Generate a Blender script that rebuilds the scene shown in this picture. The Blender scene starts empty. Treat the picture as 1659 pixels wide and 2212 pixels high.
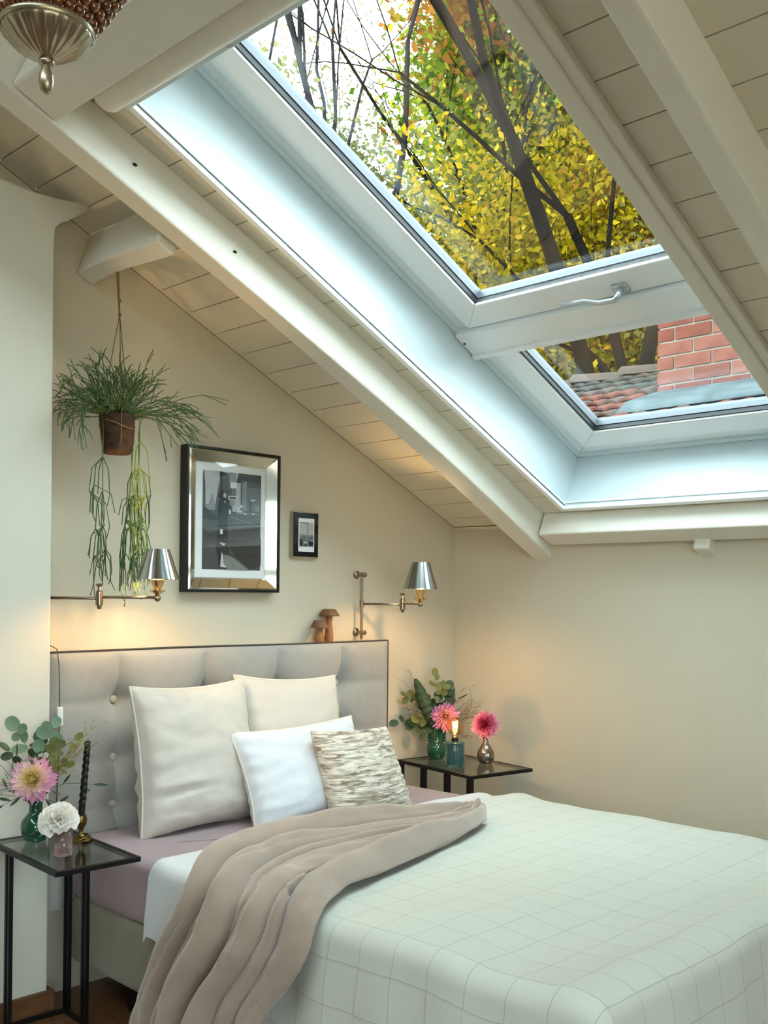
import bpy, math, random
import numpy as np
from mathutils import Vector, Matrix, noise
R_ = math.radians
scn = bpy.context.scene
COL = scn.collection

# ---------------------------------------------------------------- camera
CAM = Vector((-3.63, -3.1, 1.315))
FPX, V0 = 2205.0, 1269.0
_yaw, _pit, _rol = R_(45.6), R_(0.33), R_(0.58)
_F = Vector((math.sin(_yaw)*math.cos(_pit), math.cos(_yaw)*math.cos(_pit), math.sin(_pit)))
_r = Vector((math.cos(_yaw), -math.sin(_yaw), 0)); _u = _r.cross(_F)
_R = _r*math.cos(_rol) + _u*math.sin(_rol); _U = _u*math.cos(_rol) - _r*math.sin(_rol)
cd = bpy.data.cameras.new('camera'); cam = bpy.data.objects.new('camera', cd); COL.objects.link(cam)
cam.matrix_world = Matrix(((_R.x, _U.x, -_F.x, CAM.x), (_R.y, _U.y, -_F.y, CAM.y), (_R.z, _U.z, -_F.z, CAM.z), (0, 0, 0, 1)))
cd.sensor_fit = 'VERTICAL'; cd.sensor_height = 36.0; cd.lens = FPX*36.0/2212.0
cd.shift_y = (V0-1106.0)/2212.0; cd.clip_start = 0.05; cd.clip_end = 200
scn.camera = cam

# ---------------------------------------------------------------- world, sun, exposure
SKY = 12.0
w = bpy.data.worlds.new('overcast_sky'); scn.world = w; w.use_nodes = True
nt = w.node_tree; nt.nodes.clear()
out = nt.nodes.new('ShaderNodeOutputWorld'); bg = nt.nodes.new('ShaderNodeBackground')
tc = nt.nodes.new('ShaderNodeTexCoord'); sx = nt.nodes.new('ShaderNodeSeparateXYZ')
rp = nt.nodes.new('ShaderNodeValToRGB'); ma = nt.nodes.new('ShaderNodeMath'); ma.operation = 'MULTIPLY_ADD'
ma.inputs[1].default_value = 0.5; ma.inputs[2].default_value = 0.5
rp.color_ramp.elements[0].position = 0.47; rp.color_ramp.elements[0].color = (0.30, 0.30, 0.22, 1)
rp.color_ramp.elements[1].position = 0.53; rp.color_ramp.elements[1].color = (0.80, 0.95, 1.0, 1)
e = rp.color_ramp.elements.new(1.0); e.color = (0.74, 0.93, 1.0, 1)
nt.links.new(tc.outputs['Generated'], sx.inputs[0]); nt.links.new(sx.outputs[2], ma.inputs[0])
nt.links.new(ma.outputs[0], rp.inputs[0]); nt.links.new(rp.outputs[0], bg.inputs[0])
bg.inputs[1].default_value = SKY; nt.links.new(bg.outputs[0], out.inputs[0])
sd = bpy.data.lights.new('sun', 'SUN'); sun = bpy.data.objects.new('sun', sd); COL.objects.link(sun)
sd.energy = 3.2; sd.color = (1.0, 0.90, 0.70); sd.angle = R_(1.0)
_to_sun = Vector((-0.35, 0.90, 0.20)).normalized()
sun.rotation_euler = _to_sun.to_track_quat('Z', 'Y').to_euler(); sun.location = (-3, 9, 9)
vs = scn.view_settings
vs.view_transform = 'Standard'; vs.look = 'None'; vs.gamma = 1.0; vs.use_curve_mapping = False
vs.exposure = 0.0
scn.cycles.max_bounces = 10; scn.cycles.diffuse_bounces = 6; scn.cycles.transparent_max_bounces = 16

# ---------------------------------------------------------------- materials
def lin(r, g, b):
    f = lambda c: ((c/255.0)/12.92 if c/255.0 <= 0.04045 else ((c/255.0+0.055)/1.055)**2.4)
    return (f(r), f(g), f(b), 1.0)
MATS = {}
def mat(name, rgb, rough=0.6, metal=0.0, var=0.0, vscale=4.0, bump=0.0, bscale=60.0, stretch=None, sheen=0.0,
        trans=0.0, ior=1.45, coat=0.0, emit=None, estr=0.0, rgb2=None, spec=0.5, detail=4.0, alpha=1.0):
    if name in MATS: return MATS[name]
    m = bpy.data.materials.new(name); m.use_nodes = True; t = m.node_tree; p = t.nodes['Principled BSDF']
    c = lin(*rgb)
    p.inputs['Base Color'].default_value = c; p.inputs['Roughness'].default_value = rough
    p.inputs['Metallic'].default_value = metal; p.inputs['Sheen Weight'].default_value = sheen
    p.inputs['Transmission Weight'].default_value = trans; p.inputs['IOR'].default_value = ior
    p.inputs['Coat Weight'].default_value = coat; p.inputs['Specular IOR Level'].default_value = spec
    if emit: p.inputs['Emission Color'].default_value = lin(*emit); p.inputs['Emission Strength'].default_value = estr
    co = t.nodes.new('ShaderNodeTexCoord').outputs['Object']
    if stretch:
        mp = t.nodes.new('ShaderNodeMapping'); mp.inputs['Scale'].default_value = stretch
        t.links.new(co, mp.inputs[0]); co = mp.outputs[0]
    if var or rgb2:
        n = t.nodes.new('ShaderNodeTexNoise'); n.inputs['Scale'].default_value = vscale; n.inputs['Detail'].default_value = detail
        t.links.new(co, n.inputs['Vector'])
        r = t.nodes.new('ShaderNodeValToRGB'); r.color_ramp.elements[0].position = 0.3; r.color_ramp.elements[1].position = 0.7
        if rgb2: a_, b_ = c, lin(*rgb2)
        else: a_ = tuple(x*(1-var) for x in c[:3])+(1,); b_ = tuple(min(1, x*(1+var)) for x in c[:3])+(1,)
        r.color_ramp.elements[0].color = a_; r.color_ramp.elements[1].color = b_
        t.links.new(n.outputs['Fac'], r.inputs[0]); t.links.new(r.outputs[0], p.inputs['Base Color'])
    if bump:
        n2 = t.nodes.new('ShaderNodeTexNoise'); n2.inputs['Scale'].default_value = bscale; n2.inputs['Detail'].default_value = 3
        t.links.new(co, n2.inputs['Vector'])
        b = t.nodes.new('ShaderNodeBump'); b.inputs['Strength'].default_value = bump; b.inputs['Distance'].default_value = 0.01
        t.links.new(n2.outputs['Fac'], b.inputs['Height']); t.links.new(b.outputs[0], p.inputs['Normal'])
    MATS[name] = m; return m

def glass_mat(name, tint=(1, 1, 1), f0=0.05, rough=0.0):
    """clear sheet glass: straight-through transmission plus a Schlick mirror reflection"""
    if name in MATS: return MATS[name]
    m = bpy.data.materials.new(name); m.use_nodes = True; t = m.node_tree; t.nodes.clear()
    o = t.nodes.new('ShaderNodeOutputMaterial'); mx = t.nodes.new('ShaderNodeMixShader')
    tr = t.nodes.new('ShaderNodeBsdfTransparent'); gl = t.nodes.new('ShaderNodeBsdfGlossy')
    tr.inputs[0].default_value = (*tint, 1); gl.inputs['Roughness'].default_value = rough
    lw = t.nodes.new('ShaderNodeLayerWeight'); lw.inputs[0].default_value = 0.5
    pw = t.nodes.new('ShaderNodeMath'); pw.operation = 'POWER'; pw.inputs[1].default_value = 5.0
    mu = t.nodes.new('ShaderNodeMath'); mu.operation = 'MULTIPLY_ADD'; mu.inputs[1].default_value = 1-f0; mu.inputs[2].default_value = f0
    t.links.new(lw.outputs['Facing'], pw.inputs[0]); t.links.new(pw.outputs[0], mu.inputs[0])
    t.links.new(mu.outputs[0], mx.inputs[0]); t.links.new(tr.outputs[0], mx.inputs[1]); t.links.new(gl.outputs[0], mx.inputs[2])
    t.links.new(mx.outputs[0], o.inputs[0]); MATS[name] = m; return m

def leaf_mat(name, cols, translucent=0.4):
    """leaf colour picked per leaf from the point attribute 'tone'"""
    m = bpy.data.materials.new(name); m.use_nodes = True; t = m.node_tree; t.nodes.clear()
    o = t.nodes.new('ShaderNodeOutputMaterial'); mx = t.nodes.new('ShaderNodeMixShader'); mx.inputs[0].default_value = translucent
    d = t.nodes.new('ShaderNodeBsdfDiffuse'); tl = t.nodes.new('ShaderNodeBsdfTranslucent')
    at = t.nodes.new('ShaderNodeAttribute'); at.attribute_name = 'tone'; r = t.nodes.new('ShaderNodeValToRGB')
    el = r.color_ramp.elements
    for i, c in enumerate(cols):
        pos = i/(len(cols)-1)
        if i == 0: el[0].position = 0; el[0].color = lin(*c)
        elif i == len(cols)-1: el[1].position = 1; el[1].color = lin(*c)
    for i, c in enumerate(cols[1:-1]): q = el.new((i+1)/(len(cols)-1)); q.color = lin(*c)
    t.links.new(at.outputs['Fac'], r.inputs[0]); t.links.new(r.outputs[0], d.inputs[0]); t.links.new(r.outputs[0], tl.inputs[0])
    t.links.new(d.outputs[0], mx.inputs[1]); t.links.new(tl.outputs[0], mx.inputs[2]); t.links.new(mx.outputs[0], o.inputs[0])
    return m

# ---------------------------------------------------------------- mesh helpers
ORG = {}
def root(name, label, cat, loc, group=None):
    o = bpy.data.objects.new(name, None); COL.objects.link(o); o.location = loc; o.empty_display_size = 0.05
    o['label'] = label; o['category'] = cat
    if group: o['group'] = group
    ORG[o.name] = Vector(loc); return o
def tag(o, label, cat=None, group=None, kind=None):
    o['label'] = label
    if cat: o['category'] = cat
    if group: o['group'] = group
    if kind: o['kind'] = kind
    return o
class MB:
    def __init__(s): s.v = []; s.f = []; s.m = []; s.uv = None
    def add(s, vs_, fs_, mi=0):
        b = len(s.v); s.v += [Vector(x) for x in vs_]; s.f += [tuple(b+i for i in f) for f in fs_]; s.m += [mi]*len(fs_)
        return s
    def hexa(s, p, mi=0):       # 8 corners: bottom ring 0-3, top ring 4-7
        return s.add(p, [(3, 2, 1, 0), (4, 5, 6, 7), (0, 1, 5, 4), (1, 2, 6, 5), (2, 3, 7, 6), (3, 0, 4, 7)], mi)
    def box(s, lo, hi, mi=0):
        x0, y0, z0 = lo; x1, y1, z1 = hi
        return s.hexa([(x0, y0, z0), (x1, y0, z0), (x1, y1, z0), (x0, y1, z0), (x0, y0, z1), (x1, y0, z1), (x1, y1, z1), (x0, y1, z1)], mi)
    def bar(s, p, q, wd, ht, mi=0, up=(0, 0, 1)):
        p = Vector(p); q = Vector(q); d = (q-p).normalized(); u = Vector(up)
        if abs(d.dot(u)) > 0.98: u = Vector((0, 1, 0))
        a = d.cross(u).normalized()*wd/2; b = a.cross(d).normalized()*ht/2
        return s.hexa([p-a-b, q-a-b, q+a-b, p+a-b, p-a+b, q-a+b, q+a+b, p+a+b], mi)
    def tube(s, pts, rad, seg=8, cap=True, mi=0):
        pts = [Vector(p) for p in pts]; n = len(pts); rad = rad if isinstance(rad, (list, tuple)) else [rad]*n
        b = len(s.v); pr = None
        for i, p in enumerate(pts):
            d = (pts[min(i+1, n-1)]-pts[max(i-1, 0)])
            d = d.normalized() if d.length > 1e-9 else Vector((0, 0, 1))
            if pr is None: a = d.orthogonal().normalized()
            else:
                a = pr-d*pr.dot(d); a = a.normalized() if a.length > 1e-6 else d.orthogonal().normalized()
            pr = a; c = d.cross(a)
            for k in range(seg):
                t = 2*math.pi*k/seg; s.v.append(p+(a*math.cos(t)+c*math.sin(t))*rad[i])
        for i in range(n-1):
            for k in range(seg):
                k2 = (k+1) % seg; s.f.append((b+i*seg+k, b+i*seg+k2, b+(i+1)*seg+k2, b+(i+1)*seg+k)); s.m.append(mi)
        if cap:
            s.f.append(tuple(b+k for k in reversed(range(seg)))); s.f.append(tuple(b+(n-1)*seg+k for k in range(seg))); s.m += [mi, mi]
        return s
    def lathe(s, prof, c=(0, 0, 0), seg=24, axis=None, flute=None, mi=0, cap=True):
        """prof: list of (radius, height); flute(k_angle, i) -> radius factor; axis: unit vector"""
        c = Vector(c); az = Vector(axis).normalized() if axis else Vector((0, 0, 1))
        ax = az.orthogonal().normalized() if axis else Vector((1, 0, 0)); ay = az.cross(ax); b = len(s.v); n = len(prof)
        for i, (r, h) in enumerate(prof):
            for k in range(seg):
                t = 2*math.pi*k/seg; rr = r*(flute(t, i) if flute else 1)
                s.v.append(c+(ax*math.cos(t)+ay*math.sin(t))*rr+az*h)
        for i in range(n-1):
            for k in range(seg):
                k2 = (k+1) % seg; s.f.append((b+i*seg+k, b+i*seg+k2, b+(i+1)*seg+k2, b+(i+1)*seg+k)); s.m.append(mi)
        if cap:
            if prof[0][0] > 1e-5: s.f.append(tuple(b+k for k in reversed(range(seg)))); s.m.append(mi)
            if prof[-1][0] > 1e-5: s.f.append(tuple(b+(n-1)*seg+k for k in range(seg))); s.m.append(mi)
        return s
    def ball(s, c, r, seg=10, rings=6, sc=(1, 1, 1), mi=0):
        pr = [(max(1e-6, math.sin(math.pi*i/rings)), -math.cos(math.pi*i/rings)) for i in range(rings+1)]
        b = len(s.v); s.lathe(pr, (0, 0, 0), seg, mi=mi, cap=False)
        for i in range(b, len(s.v)): v = s.v[i]; s.v[i] = Vector(c)+Vector((v.x*sc[0], v.y*sc[1], v.z*sc[2]))*r
        return s
    def grid(s, fn, nu, nv, mi=0, uvfn=None):
        b = len(s.v)
        for j in range(nv+1):
            for i in range(nu+1): s.v.append(Vector(fn(i/nu, j/nv)))
        for j in range(nv):
            for i in range(nu):
                a = b+j*(nu+1)+i; s.f.append((a, a+1, a+nu+2, a+nu+1)); s.m.append(mi)
        if uvfn: s.uv = [uvfn(i/nu, j/nv) for j in range(nv+1) for i in range(nu+1)]
        return s
    def prism(s, poly, y0, y1, mi=0):   # polygon of (x, z), extruded in y
        n = len(poly)
        return s.add([(x, y0, z) for x, z in poly]+[(x, y1, z) for x, z in poly],
                     [tuple(range(n)), tuple(range(2*n-1, n-1, -1))]+[(i, n+i, n+(i+1) % n, (i+1) % n) for i in range(n)], mi)
    def xf(s, M):
        s.v = [M @ v for v in s.v]; return s
    def build(s, name, mats, parent=None, smooth=False, bevel=0.0, bseg=2, subd=0, solid=0.0, local=False, angle=None):
        mats = mats if isinstance(mats, (list, tuple)) else [mats]
        o0 = ORG.get(parent.name, Vector((0, 0, 0))) if (parent and not local) else Vector((0, 0, 0))
        me = bpy.data.meshes.new(name); me.from_pydata([v-o0 for v in s.v], [], s.f)
        for m_ in mats: me.materials.append(m_)
        me.polygons.foreach_set('material_index', s.m)
        if smooth: me.polygons.foreach_set('use_smooth', [True]*len(s.f))
        if s.uv:
            uvl = me.uv_layers.new(name='cloth'); li = np.zeros(len(me.loops), dtype=np.int32); me.loops.foreach_get('vertex_index', li)
            uvl.data.foreach_set('uv', np.array(s.uv, dtype=np.float32)[li].ravel())
        me.validate(); me.update()
        o = bpy.data.objects.new(name, me); COL.objects.link(o)
        if parent: o.parent = parent
        ORG[o.name] = o0
        if bevel:
            b = o.modifiers.new('bevel', 'BEVEL'); b.width = bevel; b.segments = bseg; b.limit_method = 'ANGLE'; b.angle_limit = R_(35)
        if solid:
            b = o.modifiers.new('solid', 'SOLIDIFY'); b.thickness = solid; b.offset = -1
        if subd:
            b = o.modifiers.new('subd', 'SUBSURF'); b.levels = subd; b.render_levels = subd
        if angle is not None: me.set_sharp_from_angle(angle=R_(angle))
        return o
def fast_mesh(name, V, Fq, material, parent=None, tone=None, smooth=False):
    """numpy vertices (N,3) and quads/tris (M,k)"""
    o0 = ORG.get(parent.name, Vector((0, 0, 0))) if parent else Vector((0, 0, 0))
    V = np.asarray(V, dtype=np.float32)-np.array(o0, dtype=np.float32); Fq = np.asarray(Fq, dtype=np.int32); k = Fq.shape[1]
    me = bpy.data.meshes.new(name); me.vertices.add(len(V)); me.vertices.foreach_set('co', V.ravel())
    me.loops.add(Fq.size); me.loops.foreach_set('vertex_index', Fq.ravel())
    me.polygons.add(len(Fq)); me.polygons.foreach_set('loop_start', np.arange(0, Fq.size, k, dtype=np.int32))
    me.polygons.foreach_set('loop_total', np.full(len(Fq), k, dtype=np.int32))
    if smooth: me.polygons.foreach_set('use_smooth', np.ones(len(Fq), dtype=bool))
    if tone is not None:
        a = me.attributes.new('tone', 'FLOAT', 'POINT'); a.data.foreach_set('value', np.asarray(tone, dtype=np.float32))
    me.update(); me.validate(); me.materials.append(material)
    o = bpy.data.objects.new(name, me); COL.objects.link(o)
    if parent: o.parent = parent
    ORG[o.name] = o0; return o
def share(src, parent, M, name=None):
    """another object with the same mesh data"""
    o = bpy.data.objects.new(name or src.name.split('.')[0], src.data); COL.objects.link(o); o.parent = parent; o.matrix_local = M; return o
def nz(p, s=1.0): return noise.noise(Vector(p)*s)

# slope coordinates: a up the roof slope from the knee-wall corner, y along the room, h out through the roof
ZK, TH = 1.626, R_(24.962)
CT, ST = math.cos(TH), math.sin(TH)
def SL(a, y, h): return Vector((-a*CT+h*ST, y, ZK+a*ST+h*CT))
def slbox(mb, a0, a1, y0, y1, h0, h1, mi=0):
    return mb.hexa([SL(a1, y0, h0), SL(a0, y0, h0), SL(a0, y1, h0), SL(a1, y1, h0), SL(a1, y0, h1), SL(a0, y0, h1), SL(a0, y1, h1), SL(a1, y1, h1)], mi)
# ================================================================ the room
M_wall = mat('plaster_wall', (204, 194, 172), 0.9, var=0.02, vscale=1.5, bump=0.05, bscale=40)
M_pier = mat('plaster_pier', (208, 205, 190), 0.9, var=0.02, vscale=1.5, bump=0.06, bscale=30)
M_white = mat('white_beam_paint', (228, 224, 211), 0.55, var=0.025, vscale=3, bump=0.10, bscale=18)
M_plank = mat('white_plank_paint', (222, 215, 196), 0.6, var=0.03, vscale=5, bump=0.08, bscale=14, stretch=(1, 0.2, 1))
M_dark = mat('dark_joint', (70, 56, 40), 0.9)
M_lining = mat('lining_white', (212, 226, 231), 0.35)
M_sash = mat('window_white', (246, 249, 250), 0.3, coat=0.2)
M_gasket = mat('black_gasket', (28, 30, 34), 0.5)
M_spacer = mat('grey_spacer', (96, 101, 106), 0.4, metal=0.2)
M_pane = glass_mat('window_glass', (0.97, 0.985, 0.98), 0.055)
M_floor = mat('oak_floor', (120, 82, 50), 0.4, rgb2=(92, 60, 36), vscale=6, stretch=(1, 12, 1), coat=0.15)
M_base = mat('walnut_baseboard', (112, 74, 46), 0.45, rgb2=(84, 54, 33), vscale=5, stretch=(2, 14, 14))
M_roofcore = mat('roof_core', (60, 50, 40), 0.9)

def struct(o, label): o['kind'] = 'structure'; o['label'] = label; return o
XR = -4.2; ZR = ZK+4.2*math.tan(TH); AR = 4.2/CT      # ridge
Y0, YB = 0.0, -5.2                                      # gable wall / far end behind the camera
XL2 = -8.4
# walls
g = MB().prism([(0.0, -0.1), (0.0, ZK-0.002), (XR, ZR-0.002), (XL2, ZK-0.002), (XL2, -0.1)], 0.0, 0.22)
struct(g.build('wall_back', M_wall), 'cream plaster gable wall behind the headboard')
g = MB().box((0.0, YB, -0.1), (0.22, 0.22, ZK-0.002))
struct(g.build('wall_right', M_wall), 'low cream knee wall under the skylight slope')
g = MB().box((XL2-0.2, YB, -0.1), (XL2, 0.22, ZK-0.002))
struct(g.build('wall_left', M_wall), 'low knee wall on the far side of the attic room')
# chimney pier that hides the left end of the headboard, flared under the ceiling
pier = [(-2.078, 0.0), (-2.080, 1.2), (-2.084, 2.40), (-2.080, 2.448), (-2.062, 2.468), (-2.034, 2.484), (-2.0, 2.508), (-1.97, 2.532), (-1.93, 2.563),
        (-1.955, 2.5655), (-2.02, 2.5475), (-2.08, 2.542), (-2.144, 2.541), (-2.262, 2.55), (-2.4, 2.575), (-2.55, 2.62), (-2.9, 2.66), (-2.9, 0.0)]
g = MB().prism(pier[::-1], 0.01, -0.13)
struct(g.build('wall_pier', M_pier, bevel=0.006), 'pale plaster pier flaring out in a curve below the ceiling')
g = MB().box((-2.9, -0.148, 0.0), (-2.076, -0.13, 0.071)); g.box((-2.078, -0.148, 0.0), (-2.060, 0.0, 0.071))
struct(g.build('baseboard_left', M_base, bevel=0.004), 'brown wooden baseboard along the pier')
# floor with boards
fl = MB().box((XL2-0.2, YB, -0.16), (0.2, 0.2, -0.022)).build('floor', M_dark); struct(fl, 'brown oak floorboards')
pw = 0.14; bm_ = MB().box((-pw/2+0.0012, -1.3, -0.022), (pw/2-0.0012, 1.3, 0.0)); fb = None
random.seed(3)
for i in range(-30, 0):
    for j in range(2):
        Mx = Matrix.Translation((i*pw+0.07, -1.3-2.6*j-(0.0 if i % 2 else 0.0), 0))
        if fb is None: fb = bm_.build('floorboard', M_floor, fl); fb.matrix_local = Mx
        else: share(fb, fl, Mx)
# roof core (keeps daylight out) with the skylight opening
WA0, WA1, WY0, WY1 = 0.128, 2.392, -0.690, -1.830
rc = MB()
slbox(rc, -0.6, WA0-0.012, YB, 0.22, 0.019, 0.26); slbox(rc, WA1+0.012, AR, YB, 0.22, 0.019, 0.26)
slbox(rc, WA0-0.012, WA1+0.012, WY0+0.012, 0.22, 0.019, 0.26); slbox(rc, WA0-0.012, WA1+0.012, YB, WY1-0.012, 0.019, 0.26)
def far(mb, a0, a1, y0, y1, h0, h1):      # the mirrored slope beyond the ridge
    q = lambda a, y, h: Vector((XL2+a*CT-h*ST, y, ZK+a*ST+h*CT))
    return mb.hexa([q(a0, y0, h0), q(a1, y0, h0), q(a1, y1, h0), q(a0, y1, h0), q(a0, y0, h1), q(a1, y0, h1), q(a1, y1, h1), q(a0, y1, h1)])
FA0, FA1, FY = 3.65, 4.35, [(YB, -4.3), (-2.55, -2.35), (-0.55, 0.22)]  # extents of two unseen openings added in the far slope to brighten the room
far(rc, -0.4, FA0, YB, 0.22, 0.019, 0.2); far(rc, FA1, AR, YB, 0.22, 0.019, 0.2)
for (ya, yb) in FY: far(rc, FA0, FA1, ya, yb, 0.019, 0.2)
ceil = rc.build('ceiling', M_dark); struct(ceil, 'sloping ceiling of wide white-painted boards')
# ceiling boards, each its own piece
P0, PW = 2.043, 0.1307
def plank_mesh(a0, a1, y0, y1):
    return slbox(MB(), a0+0.0018, a1-0.0018, y0, y1, 0.0, 0.018)
k0 = -15
edges = [0.0]+[P0+PW*k for k in range(k0, 20) if 0.02 < P0+PW*k < AR]+[AR]
protos_ = {}
for i in range(len(edges)-1):
    a0, a1 = edges[i], edges[i+1]
    shift = SL(a0, 0, 0)-SL(P0, 0, 0); full = abs((a1-a0)-PW) < 1e-4
    spans = [(-0.001, YB)] if (a1 < WA0 or a0 > WA1) else [(-0.001, WY0+0.0), (WY1, YB)]
    for (ya, yb) in spans:
        if not full: plank_mesh(a0, a1, yb, ya).build('ceiling_board', M_plank, ceil); continue
        key = 'F' if len(spans) == 1 else ('L' if ya > -0.1 else ('R' if ya > -2 else 'S'))
        src = protos_.get(key)
        if src is None:
            src = protos_[key] = plank_mesh(P0, P0+PW, yb, ya).build('ceiling_board', M_plank, ceil); src.location = shift
        else: share(src, ceil, Matrix.Translation(shift))
plank_mesh(0.0825, WA0-0.001, WY1, WY0).build('ceiling_board', M_plank, ceil)
# far slope is one board lining
fs = MB(); far(fs, 0.0, FA0, YB, 0.0, 0.0, 0.019); far(fs, FA1, AR, YB, 0.0, 0.0, 0.019)
for (ya, yb) in FY: far(fs, FA0, FA1, ya, min(yb, 0.0), 0.0, 0.019)
fs.build('far_slope', M_plank, ceil)
w4 = MB()  # frames for the added skylights, out of view, that let in more daylight
for (ya, yb) in ((-4.3, -2.55), (-2.35, -0.55)):
    far(w4, FA0-0.01, FA0+0.05, ya, yb, 0.1, 0.2); far(w4, FA1-0.05, FA1+0.01, ya, yb, 0.1, 0.2); far(w4, 3.98, 4.02, ya, yb, 0.1, 0.2)
    far(w4, FA0, FA1, ya-0.01, ya+0.05, 0.1, 0.2); far(w4, FA0, FA1, yb-0.05, yb+0.01, 0.1, 0.2)
struct(w4.build('added_skylights', M_sash), 'white frames of unseen skylights added in the opposite roof slope for extra daylight')
# end wall behind the camera: unseen opening added to brighten the room, with mullions
ge = MB()
for x in (-8.3, -6.3, -4.2, -2.1, -0.1): ge.box((x-0.05, YB-0.08, 0.0), (x+0.05, YB, ZK+0.4*min(abs(x), abs(x-XL2))))
for z in (0.05, 1.5): ge.box((XL2, YB-0.07, z-0.05), (0.0, YB-0.01, z+0.05))
ge.prism([(-8.6, 2.15), (0.2, 2.15), (0.2, 3.9), (-8.6, 3.9)], YB-0.1, YB-0.02); ge.box((-8.6, YB-0.1, 0.0), (-5.5, YB-0.02, 2.2)); ge.box((-2.6, YB-0.1, 0.0), (0.2, YB-0.02, 2.2)); ge.box((-5.6, YB-0.1, 0.0), (-2.5, YB-0.02, 0.9))
struct(ge.build('added_end_opening', M_sash), 'attic end wall with an unseen opening added for extra daylight, white mullions')

# rafters (slightly bowed old timbers)
def rafter(name, label, ymid, wd, a0, a1, dep, bow=lambda a: 0.0, seg=14):
    mb = MB(); n = seg
    for i in range(n+1):
        a = a0+(a1-a0)*i/n; yc = ymid+bow(a); wv = 0.004*math.sin(a*3.1+ymid*7); dv = 0.006*math.sin(a*2.3+1+ymid)
        for (dy, h) in ((-wd/2-wv, 0.004), (wd/2+wv, 0.004), (wd/2, -dep-dv), (-wd/2, -dep+dv)): mb.v.append(SL(a, yc+dy, h))
    for i in range(n):
        for k in range(4): mb.f.append((i*4+k, i*4+(k+1) % 4, (i+1)*4+(k+1) % 4, (i+1)*4+k)); mb.m.append(0)
    mb.f += [(3, 2, 1, 0), (n*4, n*4+1, n*4+2, n*4+3)]; mb.m += [0, 0]
    o = mb.build(name, M_white, bevel=0.008, bseg=2); struct(o, label); return o
bowL = lambda a: -0.055*math.sin(min(1, max(0, a/2.75))*math.pi)*(1-0.25*a/2.75)-0.012*a/2.7
rafter('trim_1', 'white bowed rafter between the headboard wall and the skylight', -0.500, 0.094, -0.085, AR, 0.138, bowL, 22)
rafter('trim_2', 'white rafter on the far side of the skylight from the bed', -2.095, 0.068, -0.085, AR, 0.142, lambda a: 0.0, 10)
rafter('trim_3', 'short white rafter stub below the skylight trimmer', -1.262, 0.068, -0.085, -0.004, 0.142, lambda a: 0.0, 2)
rafter('trim_4', 'white rafter near the room end', -2.85, 0.07, -0.085, AR, 0.142, lambda a: 0.0, 8)
t_ = slbox(MB(), -0.019, 0.081, -2.06, -0.56, -0.102, 0.004)
struct(t_.build('trim_5', M_white, bevel=0.007), 'white trimmer beam along the bottom of the skylight')
t_ = slbox(MB(), 2.49, 2.628, -2.06, -0.57, -0.132, 0.004)
struct(t_.build('trim_6', M_white, bevel=0.01), 'white trimmer beam along the top of the skylight')
# short purlin from gable wall to the bowed rafter (the plant hangs from it)
pu = MB(); n = 8
for i in range(n+1):
    t = i/n; y = 0.0-0.475*t; wob = 0.007*math.sin(t*5.0); dv = 0.01*math.sin(t*math.pi)
    for (a, h) in ((2.004+wob, -0.150+dv*0.6), (2.068+wob*0.5, -0.149+dv), (2.085, 0.004), (1.995, 0.004)): pu.v.append(SL(a, y, h))
for i in range(n):
    for k in range(4): pu.f.append((i*4+k, (i+1)*4+k, (i+1)*4+(k+1) % 4, i*4+(k+1) % 4)); pu.m.append(0)
pu.f += [(0, 1, 2, 3), (n*4+3, n*4+2, n*4+1, n*4)]; pu.m += [0, 0]
struct(pu.build('trim_7', M_white, bevel=0.008), 'short white purlin carrying the hanging plant')
# trim along the right side of the skylight
t_ = slbox(MB(), 0.12, 2.49, -1.868, -1.835, -0.020, 0.002); slbox(t_, 0.12, 2.49, -1.836, -1.790, -0.030, 0.002)
struct(t_.build('trim_8', M_white, bevel=0.004), 'white batten along the side of the skylight opening')
# nail holes in the bowed rafter
M_hole = mat('nail_hole', (30, 24, 18), 0.9)
# ---------------------------------------------------------------- skylight
HW = 0.242
lin_ = MB()
def quadbox(mb, A, B, Cc, D, th):     # lining panel as thin slab; A-D lower/upper corner ring, th = offset vector
    mb.hexa([A, B, Cc, D, A+th, B+th, Cc+th, D+th])
quadbox(lin_, SL(WA0, WY0, -0.004), SL(WA1, WY0, -0.004), SL(WA1, WY0, HW+0.05), SL(WA0, WY0, HW+0.05), Vector((0, 0.012, 0)))
quadbox(lin_, SL(WA1, WY1, -0.004), SL(WA0, WY1, -0.004), SL(WA0, WY1, HW+0.05), SL(WA1, WY1, HW+0.05), Vector((0, -0.012, 0)))
dn = (SL(0, 0, 0)-SL(0.012, 0, 0))
quadbox(lin_, SL(WA0, WY1, -0.004), SL(WA0, WY0, -0.004), SL(WA0, WY0, HW+0.05), SL(WA0, WY1, HW+0.05), dn)
quadbox(lin_, SL(WA1, WY0, -0.004), SL(WA1, WY1, -0.004), SL(WA1, WY1, HW+0.05), SL(WA1, WY0, HW+0.05), -dn)
lining = lin_.build('trim_9', M_lining); struct(lining, 'glossy white lining of the skylight shaft')
lp = MB()
slbox(lp, WA0-0.018, WA1, WY0-0.003, WY0+0.018, -0.014, 0.001); slbox(lp, WA0-0.018, WA0+0.003, WY1, WY0+0.018, -0.014, 0.001)
slbox(lp, WA0, WA1, WY0-0.006, WY0-0.0005, 0.006, 0.016); slbox(lp, WA0+0.0005, WA0+0.006, WY1, WY0, 0.012, 0.020)
lp.build('lining_lip', M_sash, lining, bevel=0.002)
# lining upper bead against the frame
ub = MB(); slbox(ub, WA0, WA1, WY0-0.016, WY0, HW-0.012, HW+0.02); slbox(ub, WA0, WA0+0.016, WY1, WY0, HW-0.012, HW+0.02)
ub.build('lining_bead', M_lining, lining, bevel=0.004)

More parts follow.
